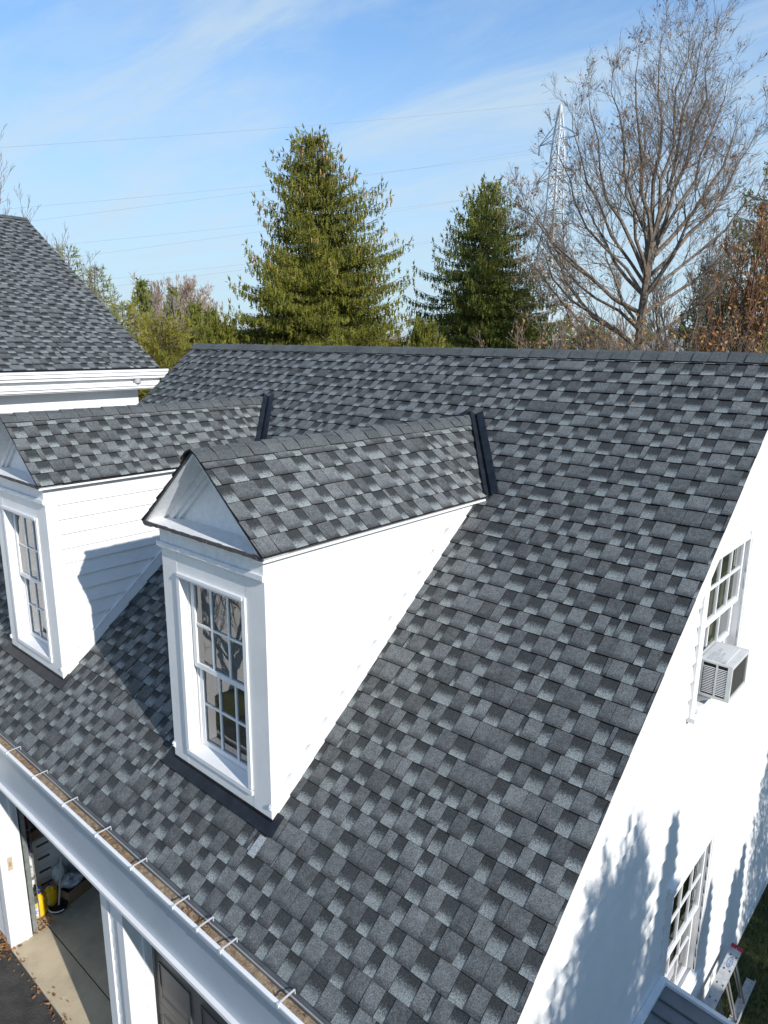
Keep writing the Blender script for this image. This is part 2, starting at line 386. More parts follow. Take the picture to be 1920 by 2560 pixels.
# roof: slabs, shingles on both slopes, rake and drip edges
mb = MB()
for sgn in (1, -1):
    y0 = 0 if sgn == 1 else 2 * RY
    V = Vector((0, RC * sgn, RS)); Nn = Vector((0, -RS * sgn, RC)); U = X * sgn
    O = Vector((0, y0, 0))
    if sgn == 1: shingles(mb, O, U, V, SLOPE - 0.02, lambda s: (-RL, 0.012), 3)
    else: shingles(mb, O, U, V, SLOPE - 0.02, lambda s: (-0.012, RL), 4)
roof = part(mb, 'main_roof', SHINGLE, gar)
mb = MB()
V = Vector((0, RC, RS)); Nn = Vector((0, -RS, RC))
mb.obox(Vector((0, 0, 0)), X, V, Nn, (-RL + 0.01, -0.005), (0.02, SLOPE), (-0.05, -0.003))
V2 = Vector((0, -RC, RS)); N2 = Vector((0, RS, RC))
mb.obox(Vector((0, 2 * RY, 0)), X, V2, N2, (-RL + 0.01, -0.005), (0.02, SLOPE), (-0.05, -0.003))
part(mb, 'roof_deck', UNDER, roof)
for (xa_, xb_) in ((-0.045, -0.012), (-RL + 0.015, -RL + 0.045)):
    mb = MB()
    mb.obox(Vector((0, 0, 0)), X, V, Nn, (xa_, xb_), (0.03, SLOPE - 0.1), (-0.20, -0.052))
    mb.obox(Vector((0, 2 * RY, 0)), X, V2, N2, (xa_, xb_), (0.03, SLOPE - 0.1), (-0.20, -0.052))
    part(mb, 'rake_board', WHITE, roof)
mb = MB()
mb.obox(Vector((0, 0, 0)), X, V, Nn, (-RL + 0.01, 0.0), (-0.035, 0.10), (-0.012, -0.004))
mb.box(-RL + 0.01, 0.0, -0.040, -0.034, -0.075, -0.018)
part(mb, 'drip_edge', GREYMETAL, roof)
mb = MB()
ridge_cap(mb, Vector((-RL, RY, RZ)), Vector((0.01, RY, RZ)), -V, -V2, 0.135, 5)
part(mb, 'ridge_cap', SHINGLE, roof)

# a scuffed pale tab below the near dormer and a stray leaf
mb = MB()
def rp(x, y, h): return Vector((x, y, y * MS)) + Nn * h
mb.q([rp(-1.995, 0.318, .0185), rp(-1.925, 0.318, .0185), rp(-1.925, 0.428, .0125), rp(-1.990, 0.428, .0125)])
part(mb, 'scuffed_tab', mat("scuffed_shingle", (0.42, 0.44, 0.45), 0.6, 0.6, 90, 0.3, 200, base2=(0.16, 0.17, 0.175)), roof)
mb = MB(); a_ = rp(-1.09, 3.785, 0.02)
mb.q([a_, a_ + Vector((.018, .012, .012)), a_ + Vector((.03, .03, .03)), a_ + Vector((.006, .022, .022))], (.8, 0, 0))
tag(mb.build('fallen_leaf', LEAFO), 'single orange leaf lying high on the garage roof', 'leaf')
# gable wall
WX = -0.06
WIN_UP = (2.93, 3.85, 1.02, 2.17); WIN_LO = (2.97, 3.90, -2.12, -0.66)
mb = MB()
cl = lambda z: (max(0.10, 0.10 if z < 0 else z / MS + 0.10), 2 * RY - (0.10 if z < 0 else z / MS + 0.10))
holes = [(a, b, c, d) for (a, b, c, d) in (WIN_UP, WIN_LO)]
claps(mb, Vector((WX, 0, 0)), Y, X, G + 0.16, RZ - 0.2, lambda z: (0.2 if z < 0.02 else z / MS + 0.13, 2 * RY - (0.2 if z < 0.02 else z / MS + 0.13)), holes, 0.140, 0.012, tuck=-0.011)
# sheathing round the windows
def sheet_holes(mb, fn, a0, a1, z0, z1, hs):
    """rectangular sheet with holes; fn(a, z) -> point"""
    As = sorted({a0, a1} | {h[0] for h in hs} | {h[1] for h in hs}); Zs = sorted({z0, z1} | {h[2] for h in hs} | {h[3] for h in hs})
    for i in range(len(As) - 1):
        for j in range(len(Zs) - 1):
            ca, cz = (As[i] + As[i + 1]) / 2, (Zs[j] + Zs[j + 1]) / 2
            if any(h[0] < ca < h[1] and h[2] < cz < h[3] for h in hs): continue
            mb.q([fn(As[i], Zs[j]), fn(As[i + 1], Zs[j]), fn(As[i + 1], Zs[j + 1]), fn(As[i], Zs[j + 1])])
sheet_holes(mb, lambda a, z: (WX - 0.016, a, z), 0.1, 2 * RY - 0.1, G, -0.05, [WIN_LO])
# triangle part above the eave, split round the upper window
for (ya, yb) in ((0.1, WIN_UP[0]), (WIN_UP[1], RY)):
    mb.q([(WX - 0.016, ya, -0.05), (WX - 0.016, yb, -0.05), (WX - 0.016, yb, yb * MS - 0.06), (WX - 0.016, ya, max(-0.04, ya * MS - 0.06))])
mb.q([(WX - 0.016, RY, -0.05), (WX - 0.016, 2 * RY - .1, -0.05), (WX - 0.016, 2 * RY - .1, 0.02), (WX - 0.016, RY, RZ - 0.06)])
mb.q([(WX - 0.016, WIN_UP[0], -0.05), (WX - 0.016, WIN_UP[1], -0.05), (WX - 0.016, WIN_UP[1], WIN_UP[2]), (WX - 0.016, WIN_UP[0], WIN_UP[2])])
mb.q([(WX - 0.016, WIN_UP[0], WIN_UP[3]), (WX - 0.016, WIN_UP[1], WIN_UP[3]), (WX - 0.016, WIN_UP[1], WIN_UP[1] * MS - .06), (WX - 0.016, WIN_UP[0], WIN_UP[0] * MS - .06)])
# corner boards and skirt
mb.box(WX + 0.0, WX + 0.02, 0.10, 0.205, G, -0.02); mb.box(WX, WX + 0.02, 2 * RY - 0.205, 2 * RY - 0.1, G, -0.02)
mb.box(WX, WX + 0.022, 0.208, 2 * RY - 0.208, G, G + 0.158)
part(mb, 'gable_wall', SIDING, gar)
# other walls of the shell and the back room lining
mb = MB()
mb.box(-RL + 0.06, WX - 0.01, 2 * RY - 0.2, 2 * RY - 0.1, G, 0.05)
mb.box(-RL + 0.06, -RL + 0.12, 0.12, 2 * RY - 0.21, G, 0.0)
mb.q([(-RL + 0.06, 0.1, 0.0), (-RL + 0.06, 2 * RY - .1, 0.0), (-RL + 0.06, RY, RZ - 0.06)])
part(mb, 'rear_wall', SIDING, gar)
mb = MB()
mb.box(-0.62, -0.60, 0.4, 2 * RY - 0.4, G + 0.02, -0.6)
mb.q([(-0.62, 0.9, 0.0), (-0.62, 2 * RY - 0.9, 0.0), (-0.62, RY + 0.3, RZ - 0.5), (-0.62, RY - 0.3, RZ - 0.5)])
mb.box(-0.62, -0.075, 0.4, 2 * RY - 0.4, -0.33, -0.30); mb.box(-7.55, -0.65, 0.45, 2 * RY - 0.3, -0.52, -0.50)
mb.box(-7.62, -7.60, 0.12, 8.4, G + 0.005, -0.53)
part(mb, 'inner_wall', mat('bare_drywall', (0.42, 0.40, 0.36), 0.9, 0.25, 3), gar)

# ---- windows: frame part with sash, glass, blind as sub-parts
def window(parent, O, A, Nn, w_, z0, z1, seed, name='window', label=None, open_up=0.0, sill_y=0.045, casing=None, blinds=True, cut=0.0, shallow=False):
    """O = lower-left corner of the opening on the wall face (z = z0); A along the wall, Nn outward"""
    fr = MB(); ob = lambda m, a, b, c, **k: m.obox(Vector((O.x, O.y, 0)), A, Nn, Z, a, b, c, **k)
    # moulding ring round the opening
    t = 0.036
    ob(fr, (-t, w_ + t), (-0.0, 0.018), (z1 + 0.0, z1 + t)); ob(fr, (-t, 0.0), (-0.0, 0.017), (z0, z1 - 0.0005)); ob(fr, (w_, w_ + t), (-0.0, 0.017), (z0, z1 - 0.0005))
    ob(fr, (-t * 0.45, w_ + t * 0.45), (0.018, 0.026), (z1 + t * 0.4, z1 + t)); 
    # jambs and stepped stops
    ob(fr, (-0.012, 0.0), (-0.13, -0.0005), (z0, z1)); ob(fr, (w_, w_ + 0.012), (-0.13, -0.0005), (z0, z1)); ob(fr, (0.0, w_), (-0.13, -0.0005), (z1, z1 + 0.012))
    for k, dpt in enumerate((-0.045, -0.082)):
        if shallow and k == 0: continue
        ww = 0.012 + 0.012 * k
        ob(fr, (0.0005, ww), (dpt - 0.026, dpt), (z0 + 0.01, z1 - 0.001)); ob(fr, (w_ - ww, w_ - 0.0005), (dpt - 0.026, dpt), (z0 + 0.01, z1 - 0.001))
        ob(fr, (ww + .001, w_ - ww - .001), (dpt - 0.026, dpt), (z1 - ww, z1 - 0.0005))
    # sloping sill
    P = lambda a, b, c: Vector((O.x, O.y, 0)) + A * a + Nn * b + Z * c
    fr.hexa([P(-t, sill_y, z0 - 0.045), P(w_ + t, sill_y, z0 - 0.045), P(w_ + t, -0.13, z0 - 0.045), P(-t, -0.13, z0 - 0.045),
             P(-t, sill_y, z0 - 0.012), P(w_ + t, sill_y, z0 - 0.012), P(w_ + t, -0.13, z0 + 0.012), P(-t, -0.13, z0 + 0.012)])
    if casing:
        c = casing
        ob(fr, (-t - c, -t), (0.0, 0.022), (z0 - 0.05, z1 + t + c - cut)); ob(fr, (w_ + t, w_ + t + c), (0.0, 0.022), (z0 - 0.05, z1 + t + c))
        ob(fr, (-t + .0005 + cut * .6, w_ + t - .0005), (0.0, 0.0215), (z1 + t + .0005, z1 + t + c)); ob(fr, (-t - c - 0.02 + cut, w_ + t + c + 0.02), (0.0, 0.045), (z1 + t + c + .0005, z1 + t + c + 0.028))
        ob(fr, (-t - c - 0.01, w_ + t + c + 0.01), (0.0, 0.055), (z0 - 0.085, z0 - 0.0505))
    f = part(fr, name, WHITE, parent, bevel=0.0025)
    if label: f['label'] = label
    zm = (z0 + z1) / 2
    def sash(za, zb, dep, nm):
        s = MB(); st = 0.038; x0, x1 = 0.028, w_ - 0.028
        s.obox(Vector((O.x, O.y, 0)), A, Nn, Z, (x0, x0 + st), (dep - 0.03, dep), (za, zb)); s.obox(Vector((O.x, O.y, 0)), A, Nn, Z, (x1 - st, x1), (dep - 0.03, dep), (za, zb))
        s.obox(Vector((O.x, O.y, 0)), A, Nn, Z, (x0 + st, x1 - st), (dep - 0.0295, dep - .0005), (za, za + st)); s.obox(Vector((O.x, O.y, 0)), A, Nn, Z, (x0 + st, x1 - st), (dep - 0.0295, dep - .0005), (zb - st, zb))
        iw = (x1 - x0 - 2 * st); ih = zb - za - 2 * st; m_ = 0.009
        for i in (1, 2):
            a = x0 + st + iw * i / 3; s.obox(Vector((O.x, O.y, 0)), A, Nn, Z, (a - m_, a + m_), (dep - 0.026, dep - 0.006), (za + st, zb - st))
        a = za + st + ih / 2; s.obox(Vector((O.x, O.y, 0)), A, Nn, Z, (x0 + st, x1 - st), (dep - 0.025, dep - 0.007), (a - m_, a + m_))
        part(s, nm, WHITE, f, bevel=0.002)
        g = MB(); g.q([P(x0 + st, dep - 0.016, za + st), P(x1 - st, dep - 0.016, za + st), P(x1 - st, dep - 0.016, zb - st), P(x0 + st, dep - 0.016, zb - st)])
        part(g, 'pane', GLASS, f)
    sash(zm - 0.012, z1 - 0.012, -0.012 if shallow else -0.055, 'upper_sash')
    sash(z0 + 0.012 + open_up, zm + 0.026 + open_up, -0.046 if shallow else -0.092, 'lower_sash')
    # room behind: side box, blind slats, curtain
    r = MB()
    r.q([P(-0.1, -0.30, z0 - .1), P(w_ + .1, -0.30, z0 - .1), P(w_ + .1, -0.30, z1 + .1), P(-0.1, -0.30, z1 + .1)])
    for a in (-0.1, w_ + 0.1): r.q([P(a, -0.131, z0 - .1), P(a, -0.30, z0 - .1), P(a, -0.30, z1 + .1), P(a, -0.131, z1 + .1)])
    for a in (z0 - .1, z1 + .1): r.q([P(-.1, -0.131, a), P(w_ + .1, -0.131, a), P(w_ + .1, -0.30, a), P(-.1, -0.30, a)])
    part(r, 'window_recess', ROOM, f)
    if blinds:
        b = MB(); z = z0 + 0.02
        while z < z1 - 0.02:
            b.hexa([P(0.03, -0.215, z), P(w_ - .03, -0.215, z), P(w_ - .03, -0.255, z + 0.022), P(0.03, -0.255, z + 0.022), P(0.03, -0.215, z + .003), P(w_ - .03, -0.215, z + .003), P(w_ - .03, -0.255, z + 0.025), P(0.03, -0.255, z + 0.025)])
            z += 0.052
        part(b, 'blind', BLIND, f)
    c = MB(); nseg = 16
    a0, a1 = (0.0, w_ * 0.13) if blinds else (w_ * 0.86, w_)
    for i in range(nseg):
        u0, u1 = a0 + (a1 - a0) * i / nseg, a0 + (a1 - a0) * (i + 1) / nseg
        d0, d1 = -0.175 + 0.014 * math.sin(i * 1.9), -0.175 + 0.014 * math.sin((i + 1) * 1.9)
        c.q([P(u0, d0, z0), P(u1, d1, z0), P(u1, d1, z1), P(u0, d0, z1)])
    part(c, 'curtain', CURTAIN, f, smooth=True)
    return f
window(gar, Vector((WX, WIN_UP[0], 0)), Y, X, WIN_UP[1] - WIN_UP[0], WIN_UP[2], WIN_UP[3], 1, open_up=0.24, casing=0.085, blinds=False, cut=0.24, shallow=True)
window(gar, Vector((WX, WIN_LO[0], 0)), Y, X, WIN_LO[1] - WIN_LO[0], WIN_LO[2], WIN_LO[3], 2, casing=0.085, blinds=False, shallow=True)

# ---- dormers
DW = 1.14; DY = 0.507; ZE = 2.325; ZR = 2.915; OV = 0.105; YF = 0.411
def dormer(xa, seed):
    xb = xa + DW; xm = xa + DW / 2
    b = MB()
    # side walls: clapboards, corner board, base board up the roof, frieze board
    for (xs, sg) in ((xb, 1), (xa, -1)):
        Nx = X * sg
        ob = lambda y0, y1, z0, z1, th: b.box(min(xs, xs + sg * th), max(xs, xs + sg * th), y0, y1, z0, z1)
        xk = xs - sg * 0.016
        b.q([(xk, DY + .013, DY * MS - .05), (xk, ZE / MS, ZE - .001), (xk, DY + .013, ZE - .001)])
        lim = lambda z: (DY + 0.0, max(DY + 0.001, (z / MS) - 0.02))
        claps(b, Vector((xs, 0, 0)), Y, Nx, DY * MS + 0.02, ZE - 0.175, lambda z: (DY + 0.095, max(DY + 0.096, z / MS - 0.06)), (), 0.1405, 0.012, tuck=-0.011)
        ob(DY + 0.001, DY + 0.10, DY * MS - 0.045, ZE - 0.19, 0.015)
        b.box(min(xs, xs - sg * 0.015), max(xs, xs - sg * 0.015), DY + 0.0135, DY + 0.1, DY * MS - 0.05, ZE - 0.19)
        # frieze
        b.hexa([Vector((xs, DY + .001, ZE - 0.189)), Vector((xs + sg * 0.013, DY + .001, ZE - 0.189)), Vector((xs + sg * 0.013, (ZE - 0.189) / MS, ZE - 0.189)), Vector((xs, (ZE - 0.189) / MS, ZE - 0.189)),
                Vector((xs, DY + .001, ZE)), Vector((xs + sg * 0.013, DY + .001, ZE)), Vector((xs + sg * 0.013, ZE / MS, ZE)), Vector((xs, ZE / MS, ZE))])
        # base board
        Vd = Vector((0, RC, RS)); Nd = Vector((0, -RS, RC))
        s0 = (DY + 0.04) / RC; s1 = (ZE - 0.10) / RS
        b.obox(Vector((xs, 0, 0)), Nx, Vd, Nd, (0.0005, 0.017), (s0, s1), (0.0, 0.105))
        b.obox(Vector((xs, 0, 0)), Nx, Vd, Nd, (0.0005, 0.024), (s0 + .01, s1), (0.105, 0.118))
    # front wall with its opening, casings
    ox0, ox1, oz0, oz1 = xa + 0.212, xa + DW - 0.215, 0.585, 1.95
    sheet_holes(b, lambda a, z: (a, DY + 0.012, z), xa, xb, DY * MS - 0.03, ZE, [(ox0, ox1, oz0 - .02, oz1)])
    b.box(xa - 0.012, ox0 - 0.037, DY - 0.010, DY + 0.013, DY * MS - 0.028, 2.150); b.box(ox1 + 0.037, xb + 0.013, DY - 0.010, DY + 0.013, DY * MS - 0.028, 2.150)
    b.box(ox0 - 0.0365, ox1 + 0.0365, DY - 0.0085, DY + 0.012, oz1 + 0.037, 2.149); b.box(ox0 - 0.0365, ox1 + 0.0365, DY - 0.0085, DY + 0.012, DY * MS - 0.029, oz0 - 0.046)
    body = part(b, 'dormer', SIDING, gar)
    body['label'] = 'near dormer in front of the other' if seed == 1 else 'far dormer cut off by the left picture edge'
    window(gar, Vector((ox0, DY - 0.0085 + 0.001, 0)), X, -Y, ox1 - ox0, oz0, oz1, seed, sill_y=0.016)
    # pediment: frieze, drip ledge, shelf, recessed panel, mouldings, rake soffits
    p = MB()
    p.box(xa - 0.013, xb + 0.014, DY - 0.018, DY + 0.10, 2.185, ZE - 0.012)
    p.box(xa - 0.030, xb + 0.030, DY - 0.040, DY + 0.012, 2.151, 2.184)
    p.box(xa - 0.022, xb + 0.022, DY - 0.030, DY + 0.011, 2.137, 2.1505)
    pit = (ZR - ZE) / (DW / 2 + OV); zpk = ZE + pit * (DW / 2 + OV)
    yb_ = DY + 0.13
    part_pts = []
    hw = DW / 2 + OV
    p.q([(xm - hw, YF + .012, ZE + 0.004), (xm + hw, YF + .012, ZE + 0.004), (xm + hw, yb_, ZE + 0.012), (xm - hw, yb_, ZE + 0.012)])
    p.q([(xm - hw, YF + .012, ZE + 0.004), (xm + hw, YF + .012, ZE + 0.004), (xm + hw, YF + .012, ZE - 0.012), (xm - hw, YF + .012, ZE - 0.012)])
    p.q([(xm - hw, YF + .012, ZE - 0.012), (xm + hw, YF + .012, ZE - 0.012), (xm + hw, yb_, ZE - 0.012), (xm - hw, yb_, ZE - 0.012)])
    p.q([(xm - hw, yb_ - 0.001, ZE), (xm + hw, yb_ - 0.001, ZE), (xm, yb_ - 0.001, zpk)])
    for sg in (-1, 1):                                   # sloping soffit with stepped mouldings against the panel
        Vd = Vector((-sg * hw, 0, zpk - ZE)).normalized(); Nd = Vector((sg * (zpk - ZE), 0, hw)).normalized()
        O = Vector((xm + sg * hw, 0, ZE)); Ls = math.hypot(hw, zpk - ZE)
        if sg == 1: frame = (Y, Vd, Nd)
        else: frame = (Y, Vd, Nd)
        p.obox(O, *frame, (YF + 0.012, yb_), (0.01, Ls - 0.02), (-0.030, -0.014))
        p.obox(O, *frame, (yb_ - 0.055, yb_ - 0.002), (0.04, Ls - 0.05), (-0.075, -0.031))
        p.obox(O, *frame, (yb_ - 0.030, yb_ - 0.002), (0.06, Ls - 0.07), (-0.105, -0.0755))
    ped = part(p, 'pediment', WORN, body)
    e = MB(); rn = random.Random(seed)
    n = 26
    for i in range(n):
        a = xm - hw + 2 * hw * i / n; a2 = xm - hw + 2 * hw * (i + 1) / n
        e.box(a, a2, YF + 0.003 + rn.random() * 0.005, YF + 0.012 + 0.004, ZE - 0.016 - rn.random() * 0.004, ZE + 0.004 + rn.random() * 0.004)
    part(e, 'shelf_edge', WORNEDGE, body)
    # roof
    rf = MB()
    for sg in (1, -1):
        V_ = Vector((-sg * hw, 0, zpk - ZE)).normalized(); U_ = Y * sg
        O = Vector((xm + sg * hw, 0, ZE)); Ls = math.hypot(hw, zpk - ZE)
        sv = V_.z
        if sg == 1: bd = lambda s, sv=sv: (YF, (ZE + s * sv) / MS - 0.035)
        else: bd = lambda s, sv=sv: (-((ZE + s * sv) / MS - 0.035), -YF)
        shingles(rf, O, U_, V_, Ls - 0.015, bd, 20 + seed * 2 + sg)
    rr = part(rf, 'dormer_roof', SHINGLE, body)
    dk = MB()
    for sg in (1, -1):
        V_ = Vector((-sg * hw, 0, zpk - ZE)).normalized(); Nd = Vector((sg * (zpk - ZE), 0, hw)).normalized()
        O = Vector((xm + sg * hw, 0, ZE)); Ls = math.hypot(hw, zpk - ZE)
        ye0 = ZE / MS; ye1 = zpk / MS
        h0, h1 = -0.014, -0.002
        P = lambda y, s, h: O + Y * y + V_ * s + Nd * h
        dk.hexa([P(YF + .004, 0.004, h0), P(ye0, 0.004, h0), P(ye1, Ls, h0), P(YF + .004, Ls, h0), P(YF + .004, 0.004, h1), P(ye0, 0.004, h1), P(ye1, Ls, h1), P(YF + .004, Ls, h1)])
    part(dk, 'roof_edge', WORNEDGE, body)
    fb = MB()                                            # eave trim under the shingles
    for sg in (1, -1):
        xs = xm + sg * hw
        fb.box(min(xs - sg * 0.012, xs - sg * 0.001), max(xs - sg * 0.012, xs - sg * 0.001), YF + .01, ZE / MS - 0.05, ZE - 0.032, ZE - 0.0155)
        fb.box(min(xs - sg * 0.012, xm + sg * (DW / 2 + 0.014)), max(xs - sg * 0.0125, xm + sg * (DW / 2 + 0.014)), YF + .01, ZE / MS - 0.05, ZE - 0.0325, ZE - 0.026)
    part(fb, 'eave_trim', WHITE, body)
    rc = MB()
    D1 = Vector((hw, 0, -(zpk - ZE))).normalized(); D2 = Vector((-hw, 0, -(zpk - ZE))).normalized()
    ridge_cap(rc, Vector((xm, YF - .004, zpk)), Vector((xm, zpk / MS - 0.03, zpk)), D2, D1, 0.130, 31 + seed, lift=0.014, rad=0.05)
    part(rc, 'ridge_cap', SHINGLE, body)
    # open valley: dark W-shaped metal
    vf = MB()
    for sg in (1, -1):
        A = Vector((xm + sg * hw, ZE / MS, ZE)); B = Vector((xm, zpk / MS, zpk))
        ax = (B - A).normalized(); Nm = Vector((0, -RS, RC)); Nd = Vector((sg * (zpk - ZE), 0, hw)).normalized()
        Dm = ax.cross(Nm).normalized(); Dm = Dm if Dm.x * sg > 0 else -Dm
        Dd = ax.cross(Nd).normalized(); Dd = Dd if Dd.y < 0 else -Dd
        up = (Nm + Nd).normalized()
        a0, a1 = A - ax * 0.02 + up * 0.012, B + up * 0.014 - ax * 0.03
        wm = 0.085; wd = 0.070
        prof = [(Dm * wm + Nm * 0.016, 0), (Dm * wm + Nm * 0.021, 0), (Dm * 0.020 + Nm * 0.019, 0), (Dm * 0.010 + up * 0.004, 0), (up * 0.026, 0), (Dd * 0.010 + up * 0.004, 0), (Dd * 0.020 + Nd * 0.014, 0), (Dd * wd + Nd * 0.021, 0), (Dd * wd + Nd * 0.014, 0)]
        for i in range(len(prof) - 1):
            vf.q([a0 + prof[i][0], a0 + prof[i + 1][0], a1 + prof[i + 1][0], a1 + prof[i][0]])
    part(vf, 'valley_flashing', DARKMETAL, body)
    # apron flashing in front, with bent ends
    af = MB(); Vd = Vector((0, RC, RS)); Nd = Vector((0, -RS, RC)); sA = DY / RC
    af.obox(Vector((xa, 0, 0)), X, Vd, Nd, (-0.10, DW + 0.085), (sA - 0.086, sA - 0.006), (0.019, 0.024))
    af.obox(Vector((xa, 0, 0)), X, Vd, Nd, (DW + 0.018, DW + 0.084), (sA - 0.006, sA + 0.07), (0.019, 0.0235)); af.obox(Vector((xa, 0, 0)), X, Vd, Nd, (-0.099, -0.018), (sA - 0.006, sA + 0.07), (0.019, 0.0235))
    af.box(xa - 0.02, xb + 0.02, DY - 0.016, DY - 0.0105, DY * MS - 0.02, DY * MS + 0.035)
    part(af, 'apron_flashing', DARKMETAL, body)
dormer(-3.112, 1)
dormer(-6.188, 2)

# ---- gutter, fascia, hangers
gx0, gx1 = -RL, 0.0
g = MB()
def strip(mb, prof, x0, x1, n=1):
    for i in range(len(prof) - 1):
        (ya, za), (yb, zb) = prof[i], prof[i + 1]
        mb.q([(x0, ya, za), (x1, ya, za), (x1, yb, zb), (x0, yb, zb)])
strip(g, [(-0.028, -0.012), (-0.030, -0.095), (-0.100, -0.095), (-0.112, -0.03), (-0.108, 0.004), (-0.112, 0.011), (-0.128, 0.012), (-0.134, 0.006), (-0.133, -0.010), (-0.122, -0.014), (-0.118, -0.018)], gx0, gx1)
for xx in (gx0, gx1): g.q([(xx, -0.028, -0.012), (xx, -0.03, -0.095), (xx, -0.10, -0.095), (xx, -0.118, -0.018), (xx, -0.112, 0.006)])
gut = part(g, 'gutter', BRACKETW, gar)
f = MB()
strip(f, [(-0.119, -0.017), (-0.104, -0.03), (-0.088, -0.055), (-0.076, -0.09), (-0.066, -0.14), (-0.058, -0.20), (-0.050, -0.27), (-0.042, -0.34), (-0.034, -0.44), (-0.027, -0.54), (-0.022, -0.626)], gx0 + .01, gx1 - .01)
fas = part(f, 'fascia', mat("shade_tinted_fascia", (0.47, 0.53, 0.60), 0.35, 0.12, 1.5), gar, smooth=True, merge=True)  # white cladding, with its bluish shade put into the base colour
f = MB()
f.box(gx0 + .01, gx1 - .01, -0.056, 0.098, -0.655, -0.627); f.box(gx0 + .01, gx1 - .01, -0.042, 0.098, -0.678, -0.6555)
f.box(gx0 + .01, gx1 - .01, 0.0, 0.098, -0.70, -0.6785)
f.box(gx0 + .01, gx1 - .01, 0.0, 0.1, -0.626, -0.05)
part(f, 'frieze_board', WHITE, gar, bevel=0.003)
f = MB(); rn = random.Random(8)
nx = 160
ys = (-0.110, -0.09, -0.07, -0.050, -0.031)
hts = [[-0.034 + 0.006 * math.sin(i * 0.37 + j) + rn.uniform(-0.003, 0.003) + (0.006 if j in (0, 4) else 0) for j in range(5)] for i in range(nx + 1)]
for i in range(nx):
    xa_, xb_ = gx0 + .02 + (gx1 - gx0 - .04) * i / nx, gx0 + .02 + (gx1 - gx0 - .04) * (i + 1) / nx
    for j in range(4): f.q([(xa_, ys[j], hts[i][j]), (xb_, ys[j], hts[i + 1][j]), (xb_, ys[j + 1], hts[i + 1][j + 1]), (xa_, ys[j + 1], hts[i][j + 1])])
part(f, 'gutter_silt', MUD, gut, smooth=True)
f = MB()
for i in range(150):
    x_ = rn.choice((rn.uniform(-6, -0.5), rn.gauss(-3.1, .12), rn.gauss(-2.0, .1), rn.gauss(-4.6, .15))); y_ = rn.uniform(-0.09, -0.04); a = rn.uniform(0, 6.3); c = Vector((x_, y_, -0.024)); d = Vector((math.cos(a), math.sin(a), rn.uniform(-.1, .3))) * rn.uniform(0.008, 0.026); e = Vector((-math.sin(a), math.cos(a), 0.2)) * rn.uniform(0.002, 0.007)
    f.q([c - d, c - e, c + d, c + e], (rn.random(), 0, 0))
part(f, 'gutter_leaves', LEAFO, gut)
for hx in (-5.98, -5.42, -4.87, -4.325, -3.78, -3.25, -2.745, -2.22, -1.95, -1.705, -1.17, -0.62):
    h = MB()
    h.box(hx - 0.0055, hx + 0.0055, -0.128, -0.012, 0.0135, 0.0165); h.box(hx - 0.0055, hx + 0.0055, -0.0115, -0.0075, -0.03, 0.0165); h.box(hx - 0.008, hx + 0.008, -0.139, -0.1285, -0.006, 0.0165)
    part(h, 'gutter_hanger', mat("hanger_dull_white", (0.60, 0.60, 0.60), 0.5), gut)

# ---- front wall below the eave: posts, doors
FY = 0.10
f = MB()
def vb(x0, x1, y0, y1, z0, z1): f.box(x0, x1, y0, y1, z0, z1)
for (sx0, sx1) in ((-3.635, -3.492), (-RL + 0.1, -6.262), (-0.83, -0.165)):
    claps(f, Vector((sx0, FY, 0)), X, -Y, G + 0.02, -0.70, lambda z, s0=sx0, s1=sx1: (0.0, s1 - s0), (), 0.14, 0.009)
for (a, b_) in ((-3.755, -3.637), (-3.491, -3.392), (-6.260, -6.142), (-0.95, -0.832)):
    vb(a, b_, FY - 0.022, FY, G, -0.70)
vb(-0.163, -0.062, FY - 0.022, FY + .001, G, -0.62); vb(-RL, -RL + 0.1, FY - 0.022, FY + .001, G, -0.62)
for (a, b_) in ((-6.262, -3.635), (-3.493, -0.83)):
    vb(a, b_, FY - 0.050, FY - 0.0225, -0.775, -0.745); vb(a + .02, b_ - .02, FY - 0.035, FY - 0.0225, -0.86, -0.7755)
    vb(a + 0.12, b_ - 0.12, FY - 0.0215, FY + 0.19, -0.745, -0.701)
# jamb reveals
for xj, s in ((-6.142, -1), (-3.755, 1), (-3.392, -1), (-0.95, 1)):
    x0, x1 = (xj - 0.03, xj) if s < 0 else (xj, xj + 0.03)
    vb(x0, x1, FY + 0.0005, 0.31, G, -0.745)
    x0, x1 = (xj + .0002, xj + 0.012) if s < 0 else (xj - 0.012, xj - .0002)
    vb(x0, x1, 0.235, 0.27, G, -0.75)
# inner faces of the front wall
vb(-RL + .12, -6.173, 0.285, 0.31, G, -0.70); vb(-3.724, -3.423, 0.285, 0.31, G, -0.70); vb(-0.919, -0.1, 0.285, 0.31, G, -0.70); vb(-RL + .12, -0.1, 0.3105, 0.33, -0.86, -0.2)
part(f, 'front_wall', SIDING, gar)
# closed garage door, four raised-panel sections
f = MB(); dx0, dx1 = -3.39, -0.952
zb = [G + 0.01, -2.54, -1.98, -1.42, -0.80]
for k in range(4):
    f.box(dx0, dx1, 0.330, 0.365, zb[k] + 0.004, zb[k + 1] - 0.004)
    wp = (dx1 - dx0) / 4
    for j in range(4):
        a, b_, c, d_ = dx0 + wp * j + 0.075, dx0 + wp * (j + 1) - 0.075, zb[k] + 0.10, zb[k + 1] - 0.10
        f.box(a, b_, 0.3255, 0.3295, c, d_); 
        for (p0, p1, q0, q1) in ((a, b_, d_ - .012, d_), (a, b_, c, c + .012), (a, a + .012, c + .0125, d_ - .0125), (b_ - .012, b_, c + .0125, d_ - .0125)): f.box(p0, p1, 0.317, 0.3252, q0, q1)
part(f, 'closed_garage_door', TAUPE, gar, bevel=0.002)
